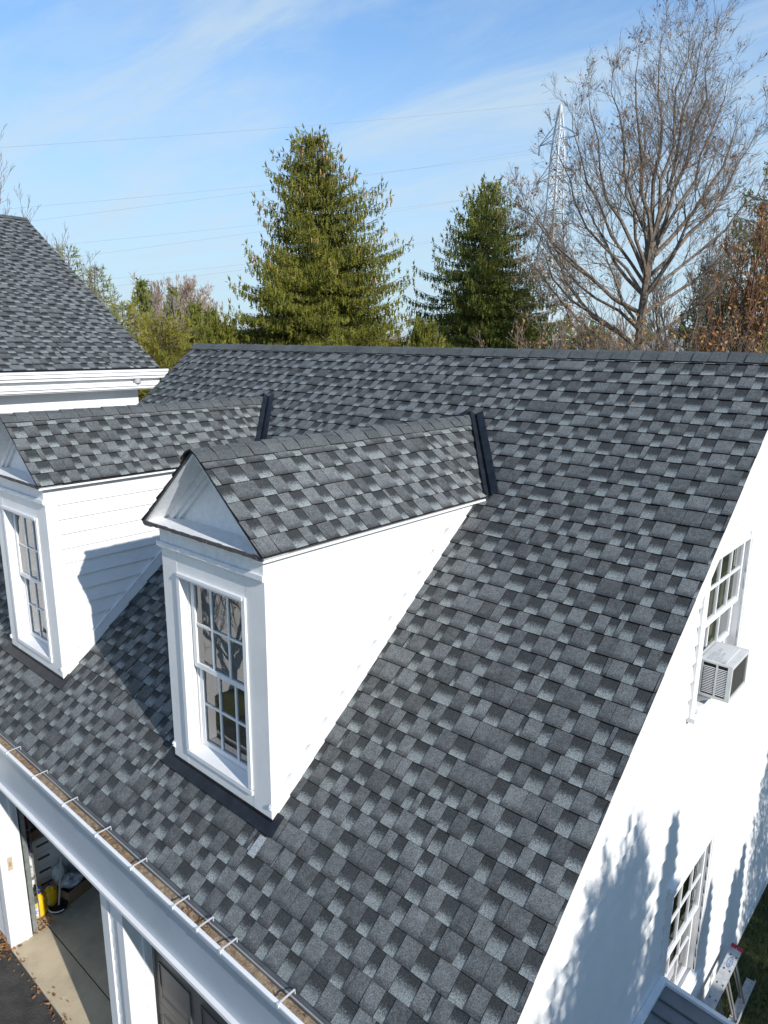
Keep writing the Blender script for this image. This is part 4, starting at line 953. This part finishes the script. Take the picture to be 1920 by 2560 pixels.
# ================================================================ trees
def conifer(base, H, Rm, m, label, seed, lean=0.0, droop=1.0, dens=1.0, name='spruce_tree', cat='spruce', group=None, cones=False, zmin=0.12, power=0.8, sprig=0.27, lumps=0.35, bark=None):
    rn = random.Random(seed); root = empty(name, base, label, cat, group); B = Vector(base)
    t = MB(); t.path([B + Vector((0, 0, H * k / 8)) for k in range(9)], [max(0.012, 0.016 * H * (1 - k / 8.2)) for k in range(9)], 7)
    cr = MB(); cn = MB()
    z = H * zmin
    while z < H * 0.985:
        f_ = z / H; nb = max(4, int((7 if f_ < .7 else 6) * dens)); ph = rn.uniform(0, 6.28)
        for i in range(nb):
            az = ph + 6.283 * i / nb + rn.uniform(-.25, .25)
            lump = 1 + lumps * math.sin(az * 2 + seed) * math.sin(f_ * 9 + az + seed * 1.3) + rn.uniform(-.22, .22)
            L = Rm * ((1 - f_) ** power) * lump + 0.15
            d = Vector((math.cos(az), math.sin(az), 0)); side = Vector((-d.y, d.x, 0))
            # branch: level or sagging first, tip turning up; steeper near the top
            up0 = -0.15 + 0.9 * max(0, f_ - 0.45); pts = []; n = max(4, int(L / 0.17)); p = B + Vector((0, 0, z + rn.uniform(-.1, .1)))
            for k in range(n + 1):
                s = k / n; pts.append(p.copy())
                sl = up0 - 0.10 * math.sin(s * 3.1) + 0.75 * s ** 3
                p = p + (d + Z * sl + side * rn.uniform(-.08, .08)) * (L / n)
            for k in range(n): 
                if k % 2 == 0: t.tube(pts[k], pts[min(k + 2, n)], max(.006, .03 * L / 3 * (1 - k / n)), max(.005, .03 * L / 3 * (1 - (k + 2) / n)), 3)
            for k in range(1, n + 1):
                s = k / n; q0 = pts[k]
                for sd in (-1, 1):
                    ll = (0.42 * L * (1 - s) + 0.16) * rn.uniform(.5, 1.1)
                    ns = max(1, int(ll / 0.085))
                    ld_ = (side * sd * 0.8 + d * 0.55 + Z * rn.uniform(-.1, .15)).normalized()
                    for j in range(ns + 1):
                        if rn.random() > 0.93 * min(1, dens): continue
                        c0 = q0 + ld_ * (ll * j / (ns + .5)) + Vector((rn.uniform(-.05, .05), rn.uniform(-.05, .05), rn.uniform(-.04, .04)))
                        hang = rn.random() < 0.62 * droop
                        if hang: dr = Vector((rn.uniform(-.25, .25), rn.uniform(-.25, .25), -1)).normalized(); sl_ = sprig * rn.uniform(.55, 1.35)
                        else: dr = (ld_ + d * .4 + Z * rn.uniform(-.1, .9)).normalized(); sl_ = sprig * rn.uniform(.4, .9)
                        a = dr.orthogonal().normalized(); a = (Matrix.Rotation(rn.uniform(0, 3.14), 3, dr) @ a); b2 = dr.cross(a)
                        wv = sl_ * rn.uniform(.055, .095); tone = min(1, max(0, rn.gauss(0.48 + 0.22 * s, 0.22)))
                        for ax_ in (a, b2):
                            cr.q([c0, c0 + dr * sl_ * .4 + ax_ * wv, c0 + dr * sl_, c0 + dr * sl_ * .45 - ax_ * wv], (tone, 0, 0))
                        # small side needles spikes make a ragged outline
                        for sg_, fr_ in ((1, .2), (-1, .42), (1, .62)):
                            e = dr * .5 + a * sg_ * .8 + b2 * rn.uniform(-.5, .5)
                            cr.q([c0 + dr * sl_ * fr_, c0 + dr * sl_ * (fr_ + .04) + e * sl_ * .34, c0 + dr * sl_ * (fr_ + .16)], (tone, 0, 0))
            # upright tip candle
            tip = pts[-1]
            for j in range(3):
                dr = Vector((rn.uniform(-.35, .35), rn.uniform(-.35, .35), 1)).normalized() + d * .35; a = dr.orthogonal().normalized() * .035
                cr.q([tip, tip + dr * .10 + a * .6, tip + dr * rn.uniform(.18, .32), tip + dr * .10 - a * .6], (rn.uniform(.3, .8), 0, 0))
            if cones and f_ > 0.55 and rn.random() < 0.42:
                for j in range(rn.randint(1, 4)):
                    c0 = pts[-1 - rn.randint(0, min(3, n))] + Vector((rn.uniform(-.2, .2), rn.uniform(-.2, .2), -.08)); cn.tube(c0, c0 - Z * .09, .022, .032, 5); cn.tube(c0 - Z * .09, c0 - Z * .19, .032, .012, 5)
        z += H * (0.021 + 0.007 * rn.random()) / max(.6, dens) * (1.0 if f_ < .8 else .7)
    part(t, 'trunk', bark or BARK, root); part(cr, 'crown', m, root)
    if cones: part(cn, 'cones', CONEM, root)['kind'] = 'stuff'
    return root

def grow(mb, lf, rn, p, d, L, r, lev, maxlev, up, leafp, spread=0.55, minr=0.006, curve=0.12, nch=None, endpts=None):
    n = 5 if lev < 2 else (4 if lev < maxlev else 2); pts = [p.copy()]; rads = [r]; dirs = [d.copy()]
    for k in range(n):
        d = (d + Vector((rn.uniform(-1, 1), rn.uniform(-1, 1), rn.uniform(-1, 1))) * curve + Z * up * 0.12).normalized()
        p = p + d * (L / n); pts.append(p.copy()); dirs.append(d.copy()); rads.append(max(minr, r * (1 - 0.72 * (k + 1) / n)))
    sides = 6 if lev == 0 else (5 if r > .05 else 3)
    mb.path(pts, rads, sides, (rn.random(), 0, 0))
    if lev >= maxlev - 1 and lf is not None:
        for q in pts[1:]:
            if rn.random() < leafp:
                c = q + Vector((rn.uniform(-.05, .05), rn.uniform(-.05, .05), rn.uniform(-.08, 0))); s = rn.uniform(.035, .075)
                a = Vector((rn.uniform(-1, 1), rn.uniform(-1, 1), rn.uniform(-1, 1))).normalized(); b = a.orthogonal().normalized()
                lf.q([c - a * s, c - b * s * .55, c + a * s, c + b * s * .55], (rn.random(), 0, 0))
    if lev >= maxlev: return
    nc = nch[lev] if nch else (7 if lev == 0 else 6)
    for i in range(nc):
        s = rn.uniform(.18 if lev else .3, 1.0); idx = min(n - 1, int(s * n)); fr = s * n - idx
        q = pts[idx].lerp(pts[idx + 1], min(1, fr)); dd = dirs[idx]
        o = dd.orthogonal().normalized(); o = Matrix.Rotation(rn.uniform(0, 6.283), 3, dd) @ o
        nd = (dd + o * rn.uniform(spread * .7, spread * 1.3) + Z * up * .25).normalized()
        rr = max(minr, rads[idx] * rn.uniform(.45, .62)); grow(mb, lf, rn, q, nd, L * rn.uniform(.38, .62) * (1.15 - .4 * s), rr, lev + 1, maxlev, up, leafp, spread, minr, curve, nch)

def bare_tree(base, H, label, seed, stems, m=BARK, lm=None, leafp=0.0, maxlev=3, up=0.6, spread=0.55, minr=0.008, nch=None, name='bare_tree', cat='tree', group=None, trunk_h=None, trunk_r=None, curve=0.10, side_r=.5, side_n=1.3, stem_k=1.0, crook=.012):
    """stems: list of (tip point or direction, start height fraction); tips in world space"""
    rn = random.Random(seed); root = empty(name, base, label, cat, group); B = Vector(base); mb = MB(); lf = MB() if lm else None
    th_ = trunk_h or H * .3; tr = trunk_r or H * .016
    tp = [B + Vector((rn.uniform(-.06, .06) * k, rn.uniform(-.06, .06) * k, th_ * k / 4)) for k in range(5)]
    mb.path(tp, [tr * (1.25 - (.3 if trunk_h is None or trunk_h < 9 else .85) * k / 4) for k in range(5)], 8)
    for tip, hs in stems:
        tip = Vector(tip); k = min(3, int(hs * 4)); q = tp[k].lerp(tp[k + 1], hs * 4 - k if hs < 1 else 1)
        v = tip - q; L = v.length; d = (v.normalized() - Z * 0.10 * up).normalized()
        # a stem is bent so that it ends on its tip
        n = 7; pts = []
        out = Vector((v.x, v.y, 0)) * 0.16
        for j in range(n + 1):
            s = j / n; pts.append(q + v * s + out * math.sin(math.pi * s) * (1 if up > 0 else -1) + Vector((rn.uniform(-1, 1), rn.uniform(-1, 1), rn.uniform(-1, 1))) * (crook * L if 0 < j < n else 0))
        r0 = tr * rn.uniform(.38, .62) * stem_k; rads = [max(minr, r0 * (1 - .9 * j / n)) for j in range(n + 1)]
        mb.path(pts, rads, 6, (rn.random(), 0, 0))
        nb = int(8 + L * side_n)
        for i in range(nb):
            s = rn.uniform(.16, 1.0); j = min(n - 1, int(s * n)); p = pts[j].lerp(pts[j + 1], s * n - j); dd = (pts[j + 1] - pts[j]).normalized()
            o = dd.orthogonal().normalized(); o = Matrix.Rotation(rn.uniform(0, 6.283), 3, dd) @ o
            nd = (dd + o * rn.uniform(spread * .6, spread * 1.4) + Z * .12 * up).normalized()
            grow(mb, lf, rn, p, nd, L * rn.uniform(.20, .34) * (1.25 - .75 * s), max(minr, rads[j] * side_r), 1, maxlev, up, leafp, spread, minr, curve, nch)
    part(mb, 'trunk', m, root)
    if lm: part(lf, 'leaves', lm, root)
    return root

GT = G - 0.03
def ground_at(px, D):
    """spot on the ground in the vertical plane of picture column px at distance D"""
    p = at(px, 851, D); return Vector((p.x, p.y, GT))
def top_z(b, ytop):
    """height above the ground at which an upright standing at b reaches picture row ytop"""
    d = Vector((b.x, b.y, 0)) - Vector((CAM.x, CAM.y, 0)); k = (1280 - ytop) / FPX
    return CAM.z + (k * d.dot(AX_F) - d.dot(AX_U)) / (AX_U.z - k * AX_F.z) - b.z
def conif(px, ytop, D, Rm, m, label, seed, **k):
    b = ground_at(px, D); H = top_z(b, ytop)
    return conifer(b, H, Rm, m, label, seed, **k)
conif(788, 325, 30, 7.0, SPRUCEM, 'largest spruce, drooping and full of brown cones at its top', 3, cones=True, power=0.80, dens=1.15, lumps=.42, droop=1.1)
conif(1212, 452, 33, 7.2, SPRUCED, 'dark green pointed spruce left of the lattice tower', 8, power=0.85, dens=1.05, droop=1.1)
# lower evergreens beside and behind the big spruce
conif(555, 800, 27, 1.9, SPRUCEM, 'low drooping spruce at the left foot of the largest spruce', 12, sprig=.28, dens=.9)
conif(1062, 800, 27, 2.0, SPRUCEM, 'low yellowish spruce between the two tall spruces', 13, sprig=.28, dens=.9)
conif(492, 745, 45, 1.7, SPRUCED, 'thin dark spruce left of the largest spruce', 14, dens=.75, sprig=.40)
conif(438, 722, 55, 2.2, SPRUCEM, 'narrow bright spruce in front of the pink bare trees', 15, dens=.7, sprig=.45)
conif(363, 690, 62, 2.6, SPRUCED, 'slim dark spruce whose tip meets the sky left of the pink bare trees', 16, dens=.7, sprig=.5)
conif(530, 770, 42, 1.8, SPRUCED, 'dark spruce half hidden by the low drooping spruce', 17, dens=.75, sprig=.38)
conif(408, 792, 34, 3.0, PINEM, 'rounded yellow-green pine above the left end of the garage ridge', 21, name='pine_tree', cat='pine', power=.5, dens=.9, droop=.1, sprig=.30, lumps=.5)
conif(312, 752, 40, 2.6, PINEM, 'yellow-green pine next to the slope of the house roof', 22, name='pine_tree', cat='pine', power=.6, dens=.8, droop=.1, sprig=.36, lumps=.5)
conif(256, 672, 36, 2.3, PINEP, 'pale pine standing just right of the house roof edge', 23, name='pine_tree', cat='pine', power=.7, dens=.7, droop=.1, sprig=.34, lumps=.5)
conif(190, 612, 34, 2.0, PINEP, 'tallest pale pine rising behind the house roof', 24, name='pine_tree', cat='pine', power=.7, dens=.55, droop=.1, sprig=.34, lumps=.5)
conif(232, 780, 42, 2.4, SPRUCED, 'dark spruce low behind the house roof edge', 25, dens=.7, sprig=.42)
# right side
conif(1935, 385, 34, 4.0, SPRUCED, 'tall dark pine at the right picture edge', 31, name='pine_tree', cat='pine', power=.45, dens=.62, droop=.5, sprig=.45, lumps=.6, zmin=.45)
conif(1762, 662, 40, 2.0, SPRUCED, 'sparse dark pine seen through the big bare oak', 32, name='pine_tree', cat='pine', power=.5, dens=.5, droop=.4, sprig=.5, lumps=.6, zmin=.55)
conif(1900, 868, 26, 2.2, PINEM, 'low bright green evergreen at the right end of the ridge', 33, name='evergreen_shrub', cat='shrub', power=.5, dens=.8, droop=.2)
conif(1480, 820, 60, 3.4, SPRUCED, 'round green pine behind the foot of the lattice tower', 34, name='pine_tree', cat='pine', power=.5, dens=.6, droop=.3, sprig=.6)

# the big bare oak
ob_ = ground_at(1598, 26)
tips = [(1300, 470, 26, .8), (1345, 540, 27.5, .75), (1312, 560, 24.5, .7), (1430, 260, 26.5, .88), (1790, 90, 26, .98), (1325, 500, 26.5, .8), (1385, 330, 27, .85), (1470, 210, 25.5, .9), (1535, 150, 28, .95), (1600, 120, 24.5, 1), (1655, 85, 27, 1), (1725, 60, 25, 1), (1768, 40, 27.5, 1), (1825, 170, 25.5, .95), (1862, 260, 28, .95), (1905, 300, 25, .9), (1945, 370, 26.5, .85), (1985, 430, 26, .8), (1340, 640, 24, .65), (1400, 740, 25, .6), (1450, 430, 29, .85), (1560, 300, 22.5, .9), (1700, 250, 30, .9), (1790, 380, 23.5, .85), (1900, 560, 24, .7), (1620, 420, 29, .9), (1360, 590, 28, .7), (1500, 560, 23, .75)]
bare_tree(ob_, 18.6, 'big spreading oak, nearly bare with a few rust leaves', 41, [(at(x, y, D), max(.50, min(1, .52 + (h - .6) * 1.2))) for x, y, D, h in tips], m=BARKD, lm=LEAFO, leafp=0.05, maxlev=3, nch=[0, 6, 5, 3], name='oak_tree', cat='oak', trunk_h=10.2, trunk_r=.27, spread=.66, minr=.0042, up=.40, curve=.20, side_r=.30, side_n=1.25, stem_k=.60, crook=.02)
# orange-leaved tree at the right edge, thin trees behind
b = ground_at(1868, 21)
bare_tree(b, 10, 'reddish tree still holding orange leaves at the right edge', 42, [(at(x, y, D), h) for x, y, D, h in ((1905, 560, 21, .9), (1960, 600, 20, .9), (1850, 640, 22, .8), (1800, 720, 21, .7), (1930, 700, 19, .7), (1990, 760, 21, .5), (1780, 820, 20, .5), (1940, 480, 22, 1))], m=BARKR, lm=LEAFB, leafp=.20, maxlev=3, nch=[0, 4, 4, 3], name='oak_tree', cat='oak', trunk_h=6.3, trunk_r=.18)
for i, (px, py, D, sd, lab) in enumerate(((1742, 540, 36, 43, 'thin bare tree behind the right half of the big oak'), (1835, 580, 38, 44, 'bare tree between the oak and the dark pine'), (1560, 745, 21, 45, 'slender pale sapling in front of the oak trunk'), (1690, 640, 34, 46, 'small bare tree right of the oak trunk'))):
    b = ground_at(px, D); rn = random.Random(sd); H = top_z(b, py)
    st = [(b + Vector((rn.uniform(-.22, .22) * H, rn.uniform(-.22, .22) * H, H * rn.uniform(.75, 1.0))), rn.uniform(.5, 1)) for _ in range(5 if i != 2 else 2)]
    bare_tree(b, H, lab, sd, st, m=BARK if i != 2 else BARKB, lm=LEAFO, leafp=.02, maxlev=3, nch=[0, 4, 4, 3], minr=.008)
# leafy brown scrub just beyond the ridge
scr = [(1330, 812, 24), (1395, 800, 20), (1455, 815, 22), (1515, 800, 19), (1580, 818, 22), (1650, 812, 19), (1705, 795, 22), (1765, 800, 18), (1830, 780, 20), (1890, 790, 17), (1940, 740, 20)]
names_ = ['leftmost', 'second from left', 'third from left', 'fourth from left', 'fifth from left', 'middle', 'fifth from right', 'fourth from right', 'third from right', 'second from right', 'rightmost']
for i, (px, py, D) in enumerate(scr):
    b = ground_at(px, D); rn = random.Random(60 + i); H = top_z(b, py)
    st = [(b + Vector((rn.uniform(-.38, .38) * H * .8, rn.uniform(-.3, .3) * H * .8, H * rn.uniform(.7, 1.02))), rn.uniform(.3, .9)) for _ in range(7)]
    bare_tree(b, H, names_[i] + ' of the rusty leaved saplings along the right half of the ridge', 60 + i, st, lm=LEAFB if i % 2 else LEAFO, leafp=.26, maxlev=2, nch=[0, 5, 4], minr=.007, name='leafy_sapling', cat='sapling', group='rusty saplings behind the ridge', spread=.8, trunk_h=H * .45, trunk_r=.06)
# bare trees at the left
b = ground_at(-120, 26)
bare_tree(b, 16, 'bare tree whose twigs reach in at the left edge above the house', 70, [(at(x, y, D), h) for x, y, D, h in ((-12, 385, 26, .9), (5, 450, 25, .85), (60, 535, 26.5, .8), (-60, 300, 26, 1), (-110, 260, 26, 1), (0, 500, 27, .8), (-60, 360, 25, .9))], maxlev=3, nch=[0, 3, 3, 2], trunk_h=7, trunk_r=.16, minr=.005, spread=.4, side_r=.25, stem_k=.6)
for px, py, sd, lab in ((148, 596, 71, 'bare twig tips behind the upper house roof slope'), (225, 640, 72, 'thin bare treetop beside the tallest pale pine')):
    b = ground_at(px - 10, 30); H = top_z(b, py)
    bare_tree(b, H, lab, sd, [(at(px, py, 30), 1), (at(px - 22, py + 22, 30.5), .9), (at(px + 12, py + 14, 29.5), .9)], maxlev=2, nch=[0, 4, 3], trunk_h=H * .6, trunk_r=.1, minr=.006)
for px, py, D, sd, lab in ((405, 700, 95, 73, 'broad pinkish bare tree, widest of the far bare trees'), (455, 715, 100, 74, 'pinkish bare tree directly right of the widest far bare tree'), (505, 725, 92, 75, 'pinkish bare tree nearest the largest spruce'), (332, 745, 44, 76, 'cluster of thin pale trunks behind the rounded yellow pine'), (362, 760, 42, 77, 'slender pale tree with straight bare stems left of the rounded pine'), (465, 760, 50, 78, 'bare grey tree right of the narrow bright spruce')):
    b = ground_at(px, D); rn = random.Random(sd); H = top_z(b, py); far = D > 80
    st = [(b + Vector((rn.uniform(-.22, .22) * H, rn.uniform(-.22, .22) * H, H * rn.uniform(.78, 1.0))), rn.uniform(.4, 1)) for _ in range(9 if far else 4)]
    bare_tree(b, H, lab, sd, st, m=BARKP if far else BARKB, maxlev=3, nch=[0, 5, 4, 3], minr=.022 if far else .012, spread=.6)
# the far wood: one mass of bare crowns with evergreens in it
m_ = MB(); rn = random.Random(90); lf = MB()
for i in range(430):
    px = rn.uniform(-200, 2200); D = rn.uniform(110, 260); p = ground_at(px, D); H = rn.uniform(9, 13.5) * (0.9 + D / 1300)
    if rn.random() < .80:
        for k in range(70):
            a = rn.uniform(0, 6.28); e = rn.uniform(.15, 1.1); L = H * rn.uniform(.25, .62)
            q0 = p + Z * H * rn.uniform(.2, .55); q1 = q0 + Vector((math.cos(a) * math.cos(e), math.sin(a) * math.cos(e), math.sin(e))) * L * rn.uniform(.5, 1)
            wv = AX_R * rn.uniform(.03, .07)
            m_.q([q0 - wv, q0 + wv, q1], (rn.random(), 0, 0))
    else:
        for k in range(120):
            z_ = rn.random() ** .7; a = rn.uniform(0, 6.28); rr = (1 - z_) * H * .22; c0 = p + Vector((math.cos(a) * rr, math.sin(a) * rr, H * .95 * z_)); s_ = .6
            lf.q([c0 - AX_R * s_, c0 + AX_R * s_, c0 - Z * 1.2 + AX_R * rn.uniform(-.4, .4)], (rn.random() * .5, 0, 0))
fw = tag(m_.build('far_wood', BARKP), 'far-off mass of pinkish bare woodland along the horizon', 'woodland', kind='stuff')
tag(lf.build('far_evergreens', SPRUCED), 'dark evergreens scattered through the far woodland', 'woodland', kind='stuff')
# scrubby thicket floor between trees
m_ = MB()
for i in range(16000):
    px = rn.uniform(150, 2050); D = rn.uniform(26, 95); p = ground_at(px, D); L = rn.uniform(.6, 2.4 + D * .03); a = rn.uniform(0, 6.28); d = Vector((math.cos(a) * .35, math.sin(a) * .35, 1)); wv = AX_R * .012 * (1 + D / 30)
    m_.q([p - wv, p + wv, p + d * L], (rn.random(), 0, 0))
tag(m_.build('undergrowth', BARKB), 'straw and grey undergrowth between the trees', 'undergrowth', kind='stuff')

# trees on the sunny side of the gable, out of the picture to the right: their shadows lie on the wall
conifer((6.0, 0.66, GT), 6.6, 1.9, SPRUCEM, 'feathery spruce beyond the right picture edge shading the gable wall', 101, dens=1.3, power=.72, sprig=.26)
conifer((6.7, -0.2, GT), 6.35, 1.9, SPRUCEM, 'second feathery spruce behind the first one beyond the right picture edge', 102, dens=1.1, power=.7, sprig=.26)
def arbor(base, H, Rm, seed, label):
    rn = random.Random(seed); root = empty('columnar_cedar', base, label, 'cedar', 'columnar cedars opposite the gable'); B = Vector(base)
    t = MB(); t.path([B, B + Z * H * .5, B + Z * H * .95], [.06, .04, .01], 6); c = MB()
    n = int(H * 1700)
    for i in range(n):
        f_ = rn.random(); r = Rm * min(1, ((1 - f_) / .55) ** .75) * (1 + .18 * math.sin(f_ * 23 + seed)) * rn.uniform(.5, 1.05); a = rn.uniform(0, 6.28)
        p = B + Vector((r * math.cos(a), r * math.sin(a), .1 + (H - .15) * f_)); d = Vector((math.cos(a) * .35, math.sin(a) * .35, 1)).normalized(); s_ = rn.uniform(.10, .22); w_ = d.orthogonal().normalized(); w_ = Matrix.Rotation(rn.uniform(0, 3.1), 3, d) @ w_ * s_ * .35
        c.q([p, p + d * s_ * .5 + w_, p + d * s_, p + d * s_ * .5 - w_], (rn.random(), 0, 0))
    part(t, 'trunk', BARK, root); part(c, 'crown', SPRUCED, root)
arbor((6.0, 1.73, GT), 6.3, .42, 111, 'tallest columnar cedar opposite the lower gable window')
arbor((6.0, 3.03, GT), 4.85, .38, 112, 'shorter columnar cedar right of the tallest one')
arbor((6.0, 4.02, GT), 4.35, .30, 113, 'thin columnar cedar, first of the twin pair')
arbor((6.0, 4.28, GT), 4.52, .30, 114, 'thin columnar cedar, second of the twin pair')
conifer((6.0, 5.35, GT), 5.9, 1.0, SPRUCED, 'narrow spruce beyond the columnar cedars', 115, dens=1.0, power=.6, sprig=.2)
conifer((6.2, -0.75, GT), 6.0, 1.2, SPRUCED, 'short spruce at the garage corner side', 116, dens=.9, power=.7, sprig=.2)
# bare shrub tree in front of the house wall, mirrored in the dormer windows
b = Vector((-7.9, -4.6, GT)); rn = random.Random(5)
bare_tree(b, 5.5, 'small bare tree before the white house wall, out of view', 121, [(b + Vector((rn.uniform(-1.2, 1.2), rn.uniform(-2, 2), rn.uniform(3.5, 5.5))), rn.uniform(.4, 1)) for _ in range(9)], maxlev=3, nch=[0, 5, 4, 3], minr=.006, lm=LEAFO, leafp=.05)

# ================================================================ lattice tower and its wires
pt_ = at(1366, 851, 100); PB = Vector((pt_.x, pt_.y, GT)); PH = top_z(PB, 262)
py = empty('lattice_tower', PB, 'tall pale steel lattice tower behind the bare oak', 'pylon')
dirw = Vector((-0.24, -0.97, 0)).normalized(); dirc = Vector((-dirw.y, dirw.x, 0))
def half(z):
    ks = [(0, 3.7), (6.7, 2.9), (PH * .40, 1.7), (PH * .64, .78), (PH * .83, .62), (PH * .91, .45), (PH, .06)]
    for (a, ra), (b_, rb) in zip(ks, ks[1:]):
        if z <= b_: return ra + (rb - ra) * (z - a) / (b_ - a)
    return .05
def cnr(z, i, j): h = half(z); return PB + dirw * (h * i) + dirc * (h * j) + Z * z
lv = [PH * q / 38.9 for q in (0, 2.5, 5, 7.5, 10, 12.5, 15, 17.2, 19.4, 21.4, 23.3, 25.2, 27, 28.7, 30.4, 32, 33.6, 35.8, 38.9)]
lg = MB(); br = MB()
cs = [(-1, -1), (1, -1), (1, 1), (-1, 1)]
for a, b_ in zip(lv, lv[1:]):
    for k in range(4):
        lg.tube(cnr(a, *cs[k]), cnr(b_, *cs[k]), .125, .125, 4)
        k2 = (k + 1) % 4
        br.tube(cnr(a, *cs[k]), cnr(b_, *cs[k2]), .052, .052, 3); br.tube(cnr(a, *cs[k2]), cnr(b_, *cs[k]), .052, .052, 3); br.tube(cnr(b_, *cs[k]), cnr(b_, *cs[k2]), .06, .06, 3)
for k in range(4): lg.tube(cnr(lv[0], *cs[k]), cnr(lv[0], *cs[k]) + Z * .5, .2, .2, 6)
part(lg, 'leg', PYLON, py); part(br, 'bracing', PYLON, py)
ARMM = mat('dull_steel_arm', (0.22, 0.25, 0.30), 0.5)
armz = (top_z(PB, 352), top_z(PB, 446), top_z(PB, 540))
for z_ in armz:
    for s in (-1, 1):
        ar = MB()
        tip = PB + dirc * (3.4 * s) + Z * z_
        for i in (-1, 1):
            ar.tube(PB + dirc * (half(z_) * s) + dirw * (half(z_) * i) + Z * (z_ + .1), tip, .05, .045, 4); ar.tube(PB + dirc * (half(z_) * s) + dirw * (half(z_) * i) + Z * (z_ + 1.7), tip, .05, .045, 4)
        ar.tube(tip, tip - Z * 1.2, .09, .09, 6)
        part(ar, 'crossarm', ARMM, py)
wires = [((-70.676, 27.932, 20.282), (-53.798, 96.599, 35.649)), ((-69.861, 29.328, 15.35), (-54.038, 94.497, 29.756)), ((-69.653, 29.11, 14.098), (-55.288, 92.984, 28.475)),
         ((-69.248, 30.88, 12.095), (-53.207, 93.626, 24.763)), ((-68.93, 33.611, 11.401), (-52.986, 93.395, 23.436)), ((-68.443, 34.343, 9.144), (-52.324, 92.7, 19.454)), ((-68.214, 35.38, 8.541), (-52.177, 92.546, 18.569))]
wn = ['topmost', 'second from top', 'third from top', 'fourth from top', 'fifth from top', 'sixth from top', 'lowest']
ends = [PB + Z * PH] + [PB + dirc * (3.4 * s_) + Z * (z_ - 1.2) for z_ in armz for s_ in (-1, 1)]
for i, (a, b_) in enumerate(wires):
    a, b_ = Vector(a), ends[i]; a2 = a + (a - b_) * .25; m_ = MB(); n = 24; pts = []
    for k in range(n + 1):
        s = k / n; q = a2.lerp(b_, s); q.z -= 1.0 * 4 * s * (1 - s) * .5 - .35; pts.append(q)
    m_.path(pts, [.013] * (n + 1), 4)
    o = m_.build('power_line', WIREM); tag(o, wn[i] + ' of the thin power lines crossing the sky to the lattice tower', 'power line', 'power lines from the lattice tower')

# small far house behind the scrub
fh = empty('far_house', ground_at(1685, 88), 'small white far house glimpsed through branches right of the oak trunk', 'house')
B = Vector(fh.location); c = MB(); c.obox(B, AX_R, Vector((AX_F.x, AX_F.y, 0)).normalized(), Z, (-4, 4), (-3, 3), (0, 5.2))
part(c, 'wall', WHITE, fh)
c = MB(); F = Vector((AX_F.x, AX_F.y, 0)).normalized(); Rr = Vector((AX_R.x, AX_R.y, 0)).normalized()
P = lambda a, b_, z: B + Rr * a + F * b_ + Z * z
c.q([P(-4.3, -3.4, 5.21), P(4.3, -3.4, 5.21), P(4.3, 0, 7.2), P(-4.3, 0, 7.2)]); c.q([P(-4.3, 3.4, 5.21), P(4.3, 3.4, 5.21), P(4.3, 0, 7.2), P(-4.3, 0, 7.2)]); c.q([P(-4.3, -3.4, 5.21), P(-4.3, 3.4, 5.21), P(-4.3, 0, 7.2)]); c.q([P(4.3, -3.4, 5.21), P(4.3, 3.4, 5.21), P(4.3, 0, 7.2)])
part(c, 'roof', mat("far_roof", (0.2, 0.19, 0.18), 0.8), fh)
c = MB()
for a in (-2.5, 0, 2.5): c.obox(B, Rr, F, Z, (a - .5, a + .5), (-3.05, -3.002), (1.5, 3.0))
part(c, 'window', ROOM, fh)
